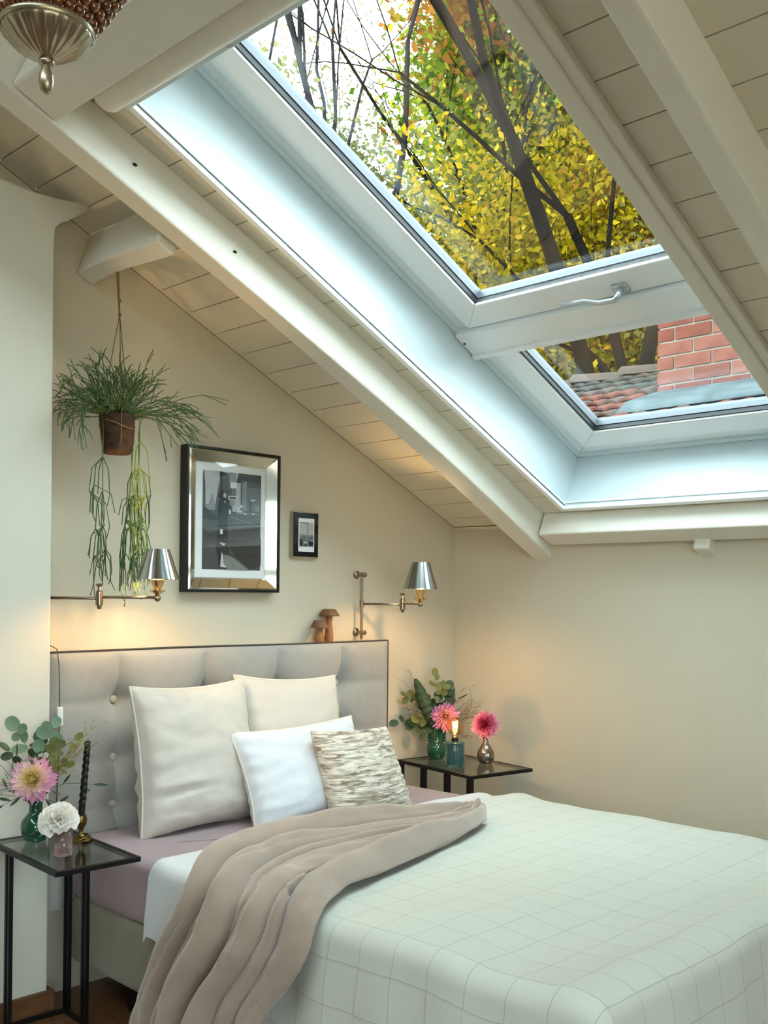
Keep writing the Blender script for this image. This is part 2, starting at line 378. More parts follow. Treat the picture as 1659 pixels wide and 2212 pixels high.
def ring(mb, a0, a1, y0, y1, wd, h0, h1, skip=()):
    """rectangular ring of four mitred bars; outer a0..a1, y0 (bed side) .. y1"""
    o = [(a0, y0), (a1, y0), (a1, y1), (a0, y1)]; i_ = [(a0+wd, y0-wd), (a1-wd, y0-wd), (a1-wd, y1+wd), (a0+wd, y1+wd)]
    for k in range(4):
        if k in skip: continue
        k2 = (k+1) % 4; p = [o[k], o[k2], i_[k2], i_[k]]
        mb.hexa([SL(*q, h0) for q in p]+[SL(*q, h1) for q in p])
    return mb
YA, YZ = WY0, WY1
AT0, AT1 = 0.885, 1.010            # transom
win1 = bpy.data.objects.new('window_1', None); COL.objects.link(win1); win1.location = SL(AT0, YA, HW); ORG['window_1'] = Vector(win1.location)
struct(win1, 'large upper roof window sash with handle looking onto autumn trees')
win2 = bpy.data.objects.new('window_2', None); COL.objects.link(win2); win2.location = SL(WA0, YA, HW); ORG['window_2'] = Vector(win2.location)
struct(win2, 'smaller lower roof window looking onto a tiled roof and chimney')
# fixed frames
ring(MB(), AT0+0.02, WA1, YA, YZ, 0.060, HW+0.006, HW+0.09).build('frame', M_sash, win1, bevel=0.006)
ring(MB(), WA0, AT0+0.02, YA, YZ, 0.056, HW+0.006, HW+0.09).build('frame', M_sash, win2, bevel=0.006)
# transom: stepped rail between the two windows
slbox(MB(), AT0, AT1-0.002, YZ, YA-0.004, HW-0.030, HW+0.05).build('transom', M_sash, win1, bevel=0.008)
slbox(MB(), AT0-0.012, AT0+0.012, YZ, YA-0.004, HW-0.040, HW-0.018).build('transom_lip', M_sash, win1, bevel=0.006)
# upper sash
ring(MB(), AT1+0.003, WA1-0.02, YA-0.068, YZ+0.068, 0.106, HW-0.012, HW+0.05).build('sash', M_sash, win1, bevel=0.006)
ring(MB(), AT1-0.012, WA1-0.008, YA-0.056, YZ+0.056, 0.018, HW+0.026, HW+0.06).build('seal', M_spacer, win1, bevel=0.003)
ring(MB(), AT1+0.103, WA1-0.12, YA-0.173, YZ+0.173, 0.006, HW-0.002, HW+0.016).build('gasket', M_gasket, win1)
ring(MB(), AT1+0.1032, WA1-0.1202, YA-0.1732, YZ+0.1732, 0.009, HW+0.0165, HW+0.05).build('spacer', M_spacer, win1)
slbox(MB(), AT1+0.104, WA1-0.12, YZ+0.174, YA-0.174, HW+0.036, HW+0.040).build('pane', M_pane, win1)
# lower sash
ring(MB(), WA0+0.063, AT0+0.05, YA-0.066, YZ+0.066, 0.103, HW-0.010, HW+0.05, skip=(1,)).build('sash', M_sash, win2, bevel=0.006)
ring(MB(), WA0+0.050, AT0+0.05, YA-0.050, YZ+0.050, 0.018, HW+0.026, HW+0.06, skip=(1,)).build('seal', M_spacer, win2)
slbox(MB(), AT0-0.006, AT0+0.03, YZ+0.06, YA-0.06, HW+0.0, HW+0.06).build('head_rail', M_sash, win2, bevel=0.004)
ring(MB(), WA0+0.165, AT0-0.004, YA-0.173, YZ+0.173, 0.006, HW-0.002, HW+0.016).build('gasket', M_gasket, win2)
ring(MB(), WA0+0.1652, AT0-0.0042, YA-0.1732, YZ+0.1732, 0.009, HW+0.0165, HW+0.05).build('spacer', M_spacer, win2)
slbox(MB(), WA0+0.166, AT0-0.004, YZ+0.174, YA-0.174, HW+0.036, HW+0.040).build('pane', M_pane, win2)
# handle on the upper sash bottom rail
M_handle = mat('handle_grey', (196, 200, 202), 0.3, metal=0.5)
hp = [SL(1.048, -1.40, HW-0.02), SL(1.048, -1.40, HW-0.045), SL(1.042, -1.385, HW-0.055), SL(1.04, -1.33, HW-0.050), SL(1.055, -1.28, HW-0.042), SL(1.058, -1.19, HW-0.040)]
hd = MB().tube(hp, [0.012, 0.011, 0.0095, 0.009, 0.008, 0.0065], 10); slbox(hd, 1.028, 1.066, -1.425, -1.375, HW-0.022, HW-0.010)
hd.build('handle', M_handle, win1, smooth=True)
# screw heads on frame
sc_ = MB(); sc_.ball(SL(0.965, YA-0.022, HW-0.030), 0.006, 8, 4)
sc_.build('screw', M_spacer, win1, smooth=True)
# roller blind cassette under the top trimmer
rb = root('roller_blind', 'white roller blind cassette along the top of the skylight', 'blind', SL(2.44, -1.26, -0.05))
prof = []
for i in range(13):
    t = math.pi*(1.0+0.5*i/12*2); prof.append((2.452+0.048*math.cos(t), -0.052+0.048*math.sin(t)))
prof = prof+[(2.500, 0.0), (2.404, 0.0)]
cs = MB(); ny = len(prof)
for y in (-0.715, -1.80):
    for (a, h) in prof: cs.v.append(SL(a, y, h))
for k in range(ny): cs.f.append((k, (k+1) % ny, ny+(k+1) % ny, ny+k)); cs.m.append(0)
cs.f += [tuple(range(ny))[::-1], tuple(range(ny, 2*ny))]; cs.m += [0, 0]
cs.build('cassette', M_white, rb, smooth=True, angle=40)
slbox(MB(), 2.384, 2.404, -1.80, -0.70, -0.030, -0.002).build('side_rail', M_white, rb, bevel=0.004)
slbox(MB(), 2.385, 2.405, -1.80, -0.705, -0.044, -0.032).build('bottom_rail', M_lining, rb, bevel=0.003)
MB().tube([SL(2.404, -1.16, -0.05), SL(2.396, -1.17, -0.056), SL(2.388, -1.19, -0.05)], 0.003, 6).build('pull_hook', M_handle, rb, smooth=True)
# nail holes
for (a, h, r) in ((2.26, -0.07, 0.006), (1.88, -0.075, 0.006)):
    o = MB().ball(SL(a, -0.5+bowL(a)-0.0485, h), r, 8, 5, (1.3, 0.25, 0.8)).build('nail_hole', M_hole, bpy.data.objects['trim_1'], smooth=True)
# ================================================================ bed
M_hb = mat('grey_upholstery', (158, 156, 150), 0.85, var=0.03, vscale=30, bump=0.10, bscale=500, sheen=0.3)
M_pipe = mat('dark_piping', (58, 54, 50), 0.7)
M_btn = mat('button_fabric', (182, 172, 158), 0.8, sheen=0.2)
M_boxs = mat('sage_base_fabric', (142, 136, 118), 0.85, var=0.03, vscale=20, bump=0.1, bscale=400, sheen=0.2)
M_leg = mat('black_bed_leg', (22, 20, 18), 0.5)
M_sheet = mat('mauve_sheet', (164, 144, 148), 0.8, var=0.02, vscale=8, bump=0.05, bscale=200, sheen=0.15)
M_duvet = mat('white_cotton', (214, 216, 218), 0.8, bump=0.10, bscale=90, sheen=0.1)
M_throw = mat('taupe_plush', (153, 135, 121), 0.95, var=0.07, vscale=7, bump=0.15, bscale=120, sheen=0.6)

BXL, BXR = -2.005, -0.535          # mattress sides
YH, YF = -0.098, -2.06             # head / foot
ZS = 0.532                         # sheet top
bed = root('bed', 'upholstered bed with grey tufted headboard, pale fabric base and mauve fitted sheet', 'bed', (-1.27, -1.05, 0))
# headboard with tufted front
HX0, HX1, HZ1 = -2.066, -0.523, 1.116
cols = [-1.811, -1.458, -1.125, -0.790]; rows = [0.950, 0.757, 0.60]
def hbf(u, v):
    x = HX0+(HX1-HX0)*u; z = 0.30+(HZ1-0.30)*v; d = 0.0
    for cx in cols:
        g_ = abs(x-cx); d += 0.020*math.exp(-(g_/0.020)**1.3)*(1 if z < 1.095 else max(0, (1.116-z)/0.021))
        for rz in rows: r = math.hypot(x-cx, z-rz); d += 0.046*math.exp(-(r/0.055)**1.4)
    for rz in rows: d += 0.006*math.exp(-(abs(z-rz)/0.02)**1.5)
    ed = min(x-HX0, HX1-x, HZ1-z); puff = 0.024*(1-math.exp(-ed/0.02))
    return (x, -0.082-puff+d*min(1, ed/0.04), z)
hb = MB().grid(hbf, 150, 80)
hb.add([(HX0, -0.082, 0.30), (HX1, -0.082, 0.30), (HX1, -0.082, HZ1), (HX0, -0.082, HZ1), (HX0, -0.004, 0.30), (HX1, -0.004, 0.30), (HX1, -0.004, HZ1), (HX0, -0.004, HZ1)],
       [(4, 7, 6, 5), (0, 3, 7, 4), (1, 5, 6, 2), (3, 2, 6, 7), (0, 4, 5, 1)])
hbo = hb.build('headboard', M_hb, bed, smooth=True, angle=50)
for rz in rows:
    for cx in cols: MB().ball((cx, -0.050, rz), 0.0135, 12, 6, (1, 0.6, 1)).build('button', M_btn, hbo, smooth=True)
pp = [(HX0, -0.084, 0.32), (HX0, -0.084, HZ1-0.004)]; pq = [(HX0, -0.084, HZ1), (HX0+0.5, -0.084, HZ1+0.003), (HX0+1.0, -0.084, HZ1-0.001), (HX1, -0.084, HZ1), (HX1, -0.084, HZ1-0.01), (HX1, -0.084, 0.32)]
MB().tube(pp+pq, 0.0032, 8).build('piping', M_pipe, hbo, smooth=True)
# base, legs, mattress under its fitted sheet
def rbox(mb, x0, x1, y0, y1, z0, z1, r, nz_=8, ncorner=6, amp=0.0, seed=0, top=True, fold=None):
    """box with rounded vertical corners and rounded top/bottom edges, lightly uneven"""
    prof = [(r*(1-math.cos(t)), z0+r*(1-math.sin(t))) for t in [math.pi/2*i/4 for i in range(4, -1, -1)]]
    prof = [(r*(1-math.sin(t)), z0+r*(1-math.cos(t))) for t in [math.pi/2*i/4 for i in range(5)]]
    prof += [(0, z0+r+(z1-z0-2*r)*i/nz_) for i in range(1, nz_)]
    prof += [(r*(1-math.cos(t)), z1-r*(1-math.sin(t))) for t in [math.pi/2*i/4 for i in range(5)]]
    rings = []; rc_ = max(r*1.3, 0.03)
    for (ins, z) in prof:
        ringv = []
        cs_ = [(x1-rc_, y1-rc_, 0), (x0+rc_, y1-rc_, 90), (x0+rc_, y0+rc_, 180), (x1-rc_, y0+rc_, 270)]
        ns = [(24, 'x'), (24, 'y'), (24, 'x'), (24, 'y')]
        for ci, (cx, cy, a0) in enumerate(cs_):
            for k in range(ncorner+1):
                a = R_(a0+90*k/ncorner); ringv.append((cx+(rc_-ins)*math.cos(a), cy+(rc_-ins)*math.sin(a), z))
            nxt = cs_[(ci+1) % 4]; a = R_(a0+90)
            p = (cx+(rc_-ins)*math.cos(a), cy+(rc_-ins)*math.sin(a)); q = (nxt[0]+(rc_-ins)*math.cos(a), nxt[1]+(rc_-ins)*math.sin(a))
            for k in range(1, 24): ringv.append((p[0]+(q[0]-p[0])*k/24, p[1]+(q[1]-p[1])*k/24, z))
        rings.append(ringv)
    m = len(rings[0]); b = len(mb.v)
    for ringv in rings:
        for p in ringv:
            v = Vector(p)
            if amp: v += Vector((nz((p[0]*3+seed, p[1]*3, p[2]*3)), nz((p[0]*3, p[1]*3+seed+9, p[2]*3)), nz((p[0]*2.5, p[1]*2.5, seed+p[2]))))*amp
            if fold: v = fold(v)
            mb.v.append(v)
    for i in range(len(rings)-1):
        for k in range(m): mb.f.append((b+i*m+k, b+i*m+(k+1) % m, b+(i+1)*m+(k+1) % m, b+(i+1)*m+k)); mb.m.append(0)
    mb.f.append(tuple(b+k for k in reversed(range(m)))); mb.m.append(0)
    # top as grid fan: centre strip
    mb.f.append(tuple(b+(len(rings)-1)*m+k for k in range(m))); mb.m.append(0)
    return mb
rbox(MB(), BXL+0.005, BXR-0.005, YF+0.02, YH-0.004, 0.135, 0.345, 0.03).build('base', M_boxs, bed, smooth=True, angle=60)
for (lx, ly) in ((BXL+0.14, -0.3), (BXR-0.14, -0.3), (BXL+0.14, YF+0.16), (BXR-0.14, YF+0.16)):
    MB().lathe([(0.028, 0.0), (0.032, 0.02), (0.04, 0.14)], (lx, ly, 0.0), 16).build('leg', M_leg, bed, smooth=True, angle=40)
def sheetfold(v):
    # diagonal tension folds in the hanging side of the sheet
    if v.x < BXL+0.02 and v.z < 0.47:
        t = (v.y+0.62)+(v.z-0.35)*0.9; v.x -= 0.012*math.exp(-(t/0.022)**2)*min(1, (0.47-v.z)/0.06); t2 = (v.y+0.50)+(v.z-0.35)*0.5
        v.x -= 0.007*math.exp(-(t2/0.03)**2)*min(1, (0.47-v.z)/0.06)
    return v
rbox(MB(), BXL, BXR, YF, YH, 0.335, ZS, 0.045, amp=0.004, seed=2, fold=sheetfold, nz_=14).build('fitted_sheet', M_sheet, bed, smooth=True)
# creases of the sheet near the pillows are a raised hem line
MB().tube([(-1.80, -0.42, ZS+0.001), (-1.70, -0.47, ZS+0.002), (-1.60, -0.56, ZS+0.001)], 0.0022, 6).build('sheet_seam', M_sheet, bed, smooth=True)

# ---------------------------------------------------------------- duvet and bedspread: draped shells
def drape(x0, x1, yh, yf, zt, sl, sf, sr, r, nx, ny, bumpf, foldamp, flare, seed):
    """cloth lying on a box top x0..x1, yh..yf with overhangs; returns fn(u,v) and uv fn"""
    Wc = x1-x0; Lc = yh-yf
    def hang(d):
        q = math.pi*r/2
        if d <= 0: return 0.0, 0.0
        if d < q: return r*math.sin(d/r), r*(1-math.cos(d/r))
        return r+flare*(d-q), r+(d-q)*0.985
    # non-uniform cloth sampling: denser round the edges
    def cu(u): return -sl+(Wc+sl+sr)*u
    def cv(v): return (Lc+sf)*v
    def fn(u, v):
        p = cu(u); q = cv(v)
        dx = -p if p < 0 else (p-Wc if p > Wc else 0.0); sx_ = -1 if p < 0 else 1
        dy = q-Lc if q > Lc else 0.0
        bx = x0+min(max(p, 0), Wc); by = yh-min(q, Lc)
        if dx == 0 and dy == 0: return (bx, by, zt+bumpf(bx, by))
        zb = zt+bumpf(bx, by)
        if dy == 0:
            o_, d_ = hang(dx); k = max(0, min(1, (dx-0.03)/0.15))
            o_ += k*foldamp*(math.sin(by*13+seed)*0.5+math.sin(by*29+seed*2+dx*3)*0.35+nz((by*4, dx*2, seed))*0.8+0.6)
            return (bx+sx_*o_, by, zb-d_)
        if dx == 0:
            o_, d_ = hang(dy); k = max(0, min(1, (dy-0.03)/0.15))
            o_ += k*foldamp*(math.sin(bx*11+seed)*0.5+math.sin(bx*25+seed*2)*0.3+nz((bx*4, dy*2, seed+4))*0.8+0.6)
            return (bx, by-o_, zb-d_)
        rho = math.hypot(dx, dy); ph = math.atan2(dy, dx); o_, d_ = hang(rho); k = max(0, min(1, (rho-0.03)/0.2))
        o_ += k*(foldamp*0.6+rho*0.20*math.sin(2*ph)**2+rho*0.05*math.cos(6*ph)*math.sin(2*ph))
        return (bx+sx_*o_*math.cos(ph), by-o_*math.sin(ph), zb-d_)
    return fn, (lambda u, v: (cu(u), cv(v)))
def dbump(x, y):
    return 0.010*nz((x*2.2, y*2.2, 1.3))+0.004*nz((x*7, y*7, 4.1))
DZ = 0.556
fn, uvf = drape(-1.985, -0.560, -0.60, -2.045, DZ, 0.235, 0.18, 0.20, 0.035, 60, 60, lambda x, y: dbump(x, y)-0.012+0.012*math.exp(-((y+0.63)/0.05)**2)-0.016*(y > -0.605), 0.006, 0.05, 3.0)
duv = MB().grid(fn, 110, 110).build('duvet', M_duvet, None, smooth=True, solid=0.0)
tag(duv, 'white cotton duvet showing at its folded head edge under the green bedspread', 'duvet')
# bedspread material: quilted squares
mq = bpy.data.materials.new('sage_bedspread'); mq.use_nodes = True; t = mq.node_tree; p = t.nodes['Principled BSDF']
p.inputs['Roughness'].default_value = 0.85; p.inputs['Sheen Weight'].default_value = 0.15
uvn = t.nodes.new('ShaderNodeUVMap'); uvn.uv_map = 'cloth'
wn = t.nodes.new('ShaderNodeTexNoise'); wn.inputs['Scale'].default_value = 9.0
mixv = t.nodes.new('ShaderNodeVectorMath'); mixv.operation = 'MULTIPLY_ADD'; mixv.inputs[1].default_value = (0.012, 0.012, 0.0)
t.links.new(uvn.outputs[0], wn.inputs['Vector']); t.links.new(wn.outputs['Color'], mixv.inputs[0]); t.links.new(uvn.outputs[0], mixv.inputs[2])
sep = t.nodes.new('ShaderNodeSeparateXYZ'); t.links.new(mixv.outputs[0], sep.inputs[0])
def m2(op, a, b=None, c=None):
    n = t.nodes.new('ShaderNodeMath'); n.operation = op
    for i, x in enumerate((a, b, c)):
        if x is None: continue
        if isinstance(x, (int, float)): n.inputs[i].default_value = x
        else: t.links.new(x, n.inputs[i])
    return n.outputs[0]
def groove(axis):
    pp_ = m2('PINGPONG', m2('MULTIPLY', axis, 1/0.102), 0.5)      # 0 on the line, 0.5 mid square
    return m2('SMOOTH_MIN', m2('MULTIPLY', pp_, 14.0), 1.0, 0.3)
gmin = m2('MINIMUM', groove(sep.outputs[0]), groove(sep.outputs[1]))
hl = m2('MINIMUM', m2('PINGPONG', m2('MULTIPLY', sep.outputs[0], 1/0.102), 0.5), m2('PINGPONG', m2('MULTIPLY', sep.outputs[1], 1/0.102), 0.5))
lnm = t.nodes.new('ShaderNodeMapRange'); lnm.inputs['From Min'].default_value = 0.004; lnm.inputs['From Max'].default_value = 0.016
t.links.new(hl, lnm.inputs['Value'])
mixc = t.nodes.new('ShaderNodeMix'); mixc.data_type = 'RGBA'; mixc.inputs['A'].default_value = lin(168, 170, 157); mixc.inputs['B'].default_value = lin(199, 201, 189)
cn = t.nodes.new('ShaderNodeTexNoise'); cn.inputs['Scale'].default_value = 3.0; t.links.new(uvn.outputs[0], cn.inputs['Vector'])
t.links.new(lnm.outputs['Result'], mixc.inputs['Factor']); t.links.new(mixc.outputs['Result'], p.inputs['Base Color'])
fn2 = t.nodes.new('ShaderNodeTexNoise'); fn2.inputs['Scale'].default_value = 45.0; t.links.new(uvn.outputs[0], fn2.inputs['Vector'])
hgt = m2('MULTIPLY_ADD', fn2.outputs['Fac'], 0.25, gmin)
bp = t.nodes.new('ShaderNodeBump'); bp.inputs['Strength'].default_value = 0.10; bp.inputs['Distance'].default_value = 0.006
t.links.new(hgt, bp.inputs['Height']); t.links.new(bp.outputs[0], p.inputs['Normal'])
def sbump(x, y):
    z = dbump(x, y)+0.006*nz((x*5, y*5, 7.7))
    z += -0.016*math.exp(-((y+1.82)/0.12)**2)*(0.5+0.5*math.sin((x+2.0)*1.9))+0.012*math.exp(-((y+2.02)/0.05)**2)
    z += 0.014*math.exp(-((y+0.81)/0.06)**2)
    return z
fn, uvf = drape(-1.993, -0.552, -0.77, -2.052, DZ+0.012, 0.47, 0.47, 0.30, 0.05, 1, 1, sbump, 0.010, 0.085, 1.0)
_fs = fn
def fn(u, v):
    p = _fs(u, v); k = math.exp(-v/0.12)*max(0, min(1, (-1.2-p[0])/0.7))
    return (p[0], p[1]-0.16*k, p[2])
bs = MB().grid(fn, 190, 190, uvfn=uvf).build('bedspread', mq, None, smooth=True)
tag(bs, 'pale sage green quilted bedspread with stitched squares hanging over the bed', 'bedspread')

# ---------------------------------------------------------------- plush throw
# stations: (s, back edge xyz, front edge xyz, normal)
TZ = DZ+0.020
ST_ = [((-0.985, -0.900, TZ), (-1.010, -1.000, TZ), (0.3, 0, 1)), ((-1.02, -0.885, TZ), (-1.075, -1.045, TZ), (0, 0, 1)), ((-1.14, -0.858, TZ), (-1.23, -1.105, TZ), (0, 0, 1)), ((-1.31, -0.825, TZ), (-1.42, -1.150, TZ), (0, 0, 1)),
       ((-1.49, -0.755, TZ), (-1.60, -1.195, TZ), (0, 0, 1)), ((-1.66, -0.725, TZ), (-1.78, -1.235, TZ), (0, 0, 1)), ((-1.83, -0.765, TZ), (-1.91, -1.275, TZ), (-0.05, 0, 1)),
       ((-1.965, -0.815, TZ-0.002), (-2.0, -1.325, TZ-0.002), (-0.35, 0, 0.9)), ((-2.04, -0.870, TZ-0.035), (-2.05, -1.350, TZ-0.03), (-0.8, 0, 0.5)), ((-2.072, -0.860, TZ-0.09), (-2.08, -1.350, TZ-0.09), (-1, 0, 0.1)),
       ((-2.088, -0.815, 0.41), (-2.10, -1.315, 0.42), (-1, 0, 0)), ((-2.098, -0.760, 0.31), (-2.11, -1.250, 0.34), (-1, 0, 0)), ((-2.108, -0.715, 0.22), (-2.12, -1.225, 0.25), (-1, 0, 0)),
       ((-2.115, -0.675, 0.12), (-2.12, -1.21, 0.14), (-1, 0, 0)), ((-2.12, -0.650, 0.035), (-2.12, -1.20, 0.035), (-1, 0, 0))]
def cr(P, t):
    n = len(P)-1; x = t*n; i = min(int(x), n-1); f = x-i
    p0 = P[max(i-1, 0)]; p1 = P[i]; p2 = P[i+1]; p3 = P[min(i+2, n)]
    return 0.5*((2*p1)+(p2-p0)*f+(2*p0-5*p1+4*p2-p3)*f*f+(3*p1-p0-3*p2+p3)*f**3)
SB = [Vector(a) for a, b, c in ST_]; SFr = [Vector(b) for a, b, c in ST_]; SN = [Vector(c).normalized() for a, b, c in ST_]
FB = [(0.0, 0, 0, 0), (0.20, 0.030, 7.0, 0.4), (0.285, 0.030, 6.0, 2.1), (0.45, 0.045, 8.5, 1.0), (0.54, 0.040, 7.5, 1.6), (0.73, 0.040, 7.5, 5.2), (0.81, 0.030, 9.0, 0.2), (1.0, 0, 0, 0)]
FA = [0.040, 0.026, 0.046, 0.020, 0.052, 0.024, 0.040]
def throwf(u, v):
    B = cr(SB, v); Fq = cr(SFr, v); N = cr(SN, v).normalized()
    side = (Fq-B); sd_ = side.normalized(); top = max(0.0, min(1.0, (0.56-v)/0.12)); hangk = 1-top
    uw = u+0.012*nz((u*4, v*7, 0.5))
    bd = [c+a_*math.sin(v*k+ph) for (c, a_, k, ph) in FB]
    i = 0
    while i < len(bd)-2 and uw > bd[i+1]: i += 1
    tt = min(1, max(0, (uw-bd[i])/max(1e-3, bd[i+1]-bd[i])))
    cell = abs(math.sin(math.pi*tt))**0.62+0.22*abs(math.sin(2*math.pi*tt+1.3*math.sin(v*8+i)))*abs(math.sin(math.pi*tt))*(0.5+0.5*math.sin(v*11+2*i))
    amp = FA[i]*(0.75+0.35*math.sin(v*5.0+i*2.3))*(1+0.35*hangk)
    if i == 0: amp += top*0.010*min(1, max(0, (v-0.02)/0.08))
    if i == 6: amp += top*0.012
    # folds fade together towards the right-hand end
    amp *= 0.55+0.45*min(1, v/0.22)
    h = amp*cell+0.013*nz((u*6, v*9, 2.2))*cell+0.005*nz((u*17, v*26, 5.2))
    endk = math.exp(-(v/0.035)**2); h += 0.040*endk*math.sin(math.pi*u)
    if v < 0.02: h *= 0.4+30*v
    lean = amp*0.75*math.sin(math.pi*tt)**2*(1 if i % 2 else -0.4)*(0.6+0.4*math.sin(v*6+i))
    return B+side*u+N*(max(h, 0.0)+0.004)+sd_*lean
th = MB().grid(throwf, 170, 190).build('throw_blanket', M_throw, None, smooth=True, solid=0.009, subd=0)
tag(th, 'taupe plush throw bunched across the bed and hanging down its side', 'blanket')

# ---------------------------------------------------------------- pillows
M_linen = mat('natural_linen', (204, 196, 184), 0.88, var=0.025, vscale=12, bump=0.12, bscale=300, sheen=0.2)
M_linen2 = mat('oat_linen', (206, 198, 186), 0.88, var=0.02, vscale=12, bump=0.10, bscale=300, sheen=0.2)
M_wpil = mat('white_linen', (212, 215, 219), 0.85, bump=0.10, bscale=280, sheen=0.15)
M_piping = mat('linen_piping', (222, 214, 200), 0.8)
def pillow(name, label, c, wd, ht, th_, lean, roll, yaw, material, seed, pip=True, wr=0.006, pinch=0.08, n=44, corner_fold=False, surf=None, group=None):
    """upright cushion: local x width, z height, y thickness; lean tips the top towards +y"""
    r = root(name, label, 'pillow', c, group)
    Mx = Matrix.Translation(Vector(c)) @ Matrix.Rotation(yaw, 4, 'Z') @ Matrix.Rotation(-lean, 4, 'X') @ Matrix.Rotation(roll, 4, 'Y')
    def outl(u, v):
        x = u*(1-pinch*(1-v*v)*abs(u)**3); z = v*(1-pinch*(1-u*u)*abs(v)**3)
        if v < -0.5: x *= 1+0.03*(-v-0.5)
        return x*wd/2, z*ht/2
    def mk(sgn):
        def fn(a, b):
            u = 2*a-1; v = 2*b-1
            u = math.copysign(abs(u)**0.8, u); v = math.copysign(abs(v)**0.8, v)
            x, z = outl(u, v); k = max(0.0, (1-abs(u)**2.6)*(1-abs(v)**2.6))
            t_ = th_/2*(k**0.40)*(1+0.22*(-v))
            e_ = min(1, k*6)
            wv = wr*(nz((u*2.2+seed, v*5+seed, sgn))+0.6*nz((u*6+seed, v*11, sgn+3)))*e_
            ru = abs(u)**6; rv = abs(v)**6; wv += 0.0035*(math.sin(v*23+seed*3+2*nz((v*3, seed, 1)))*ru+math.sin(u*21+seed*5+2*nz((u*3, seed, 2)))*rv)*min(1, k*12)
            if surf: wv += surf(u, v)*e_
            return (x, sgn*(t_+wv), z+0.3*wv)
        return fn
    mb = MB(); mb.grid(mk(-1), n, n); b = len(mb.f); mb.grid(mk(1), n, n)
    mb.f[b:] = [tuple(reversed(f)) for f in mb.f[b:]]
    cv = mb.xf(Mx).build('cover', material, r, smooth=True)
    if pip:
        pts = []
        N = 24
        for (ua, va, ub, vb) in ((-1, -1, 1, -1), (1, -1, 1, 1), (1, 1, -1, 1), (-1, 1, -1, -1)):
            for i in range(N):
                u = ua+(ub-ua)*i/N; v = va+(vb-va)*i/N; x, z = outl(u, v); pts.append(Mx @ Vector((x, 0.0, z)))
        pts.append(pts[0]); MB().tube(pts, 0.0036, 6, cap=False).build('piping', M_piping, cv, smooth=True)
    return r
def creases(u, v):
    s = 0
    for (v0, u0, am) in ((-0.12, -0.7, 0.016), (-0.42, -0.55, 0.012), (-0.02, -0.3, 0.006)):
        s -= am*math.exp(-((v-v0-0.06*(u-u0))/0.035)**2)*math.exp(-((u-u0)/0.45)**2)
        s += am*0.8*math.exp(-((v-v0-0.09-0.06*(u-u0))/0.05)**2)*math.exp(-((u-u0)/0.45)**2)
    return s
pillow('cushion', 'large square natural linen cushion with wrinkled front at the pier end', (-1.620, -0.255, 0.765), 0.475, 0.49, 0.19, R_(9), R_(0), R_(3), M_linen, 1.0, surf=creases)
pillow('cushion', 'smooth oat linen cushion against the middle of the headboard', (-1.165, -0.215, 0.768), 0.475, 0.485, 0.17, R_(12), R_(3), R_(-2), M_linen2, 5.0, wr=0.003)
pillow('cushion', 'white linen cushion behind the small ruched one', (-1.255, -0.405, 0.682), 0.55, 0.36, 0.15, R_(24), R_(-2), R_(-3), M_wpil, 9.0, wr=0.005)
# ruched cushion
mr = bpy.data.materials.new('ruched_fabric'); mr.use_nodes = True; t = mr.node_tree; p = t.nodes['Principled BSDF']
p.inputs['Roughness'].default_value = 0.85; p.inputs['Sheen Weight'].default_value = 0.2
tcn = t.nodes.new('ShaderNodeTexCoord'); mpn = t.nodes.new('ShaderNodeMapping'); mpn.inputs['Scale'].default_value = (14, 14, 95); mpn.inputs['Rotation'].default_value = (0, R_(-8), 0)
no = t.nodes.new('ShaderNodeTexNoise'); no.inputs['Scale'].default_value = 1.0; no.inputs['Detail'].default_value = 3; no.inputs['Distortion'].default_value = 1.2
t.links.new(tcn.outputs['Object'], mpn.inputs[0]); t.links.new(mpn.outputs[0], no.inputs['Vector'])
rr = t.nodes.new('ShaderNodeValToRGB'); rr.color_ramp.elements[0].position = 0.36; rr.color_ramp.elements[0].color = lin(138, 122, 102); rr.color_ramp.elements[1].position = 0.56; rr.color_ramp.elements[1].color = lin(220, 211, 196)
t.links.new(no.outputs['Fac'], rr.inputs[0]); t.links.new(rr.outputs[0], p.inputs['Base Color'])
bb = t.nodes.new('ShaderNodeBump'); bb.inputs['Strength'].default_value = 0.9; bb.inputs['Distance'].default_value = 0.012
t.links.new(no.outputs['Fac'], bb.inputs['Height']); t.links.new(bb.outputs[0], p.inputs['Normal'])
pillow('cushion', 'small beige cushion with ruched crinkled stripes leaning in front', (-1.115, -0.535, 0.690), 0.35, 0.32, 0.13, R_(28), R_(2), R_(-4), mr, 3.0, pip=False, wr=0.004, n=90,
       surf=lambda u, v: 0.0035*math.sin(v*44+3*nz((u*3, v*4, 1)))*(0.6+0.6*nz((u*6, v*9, 2))))
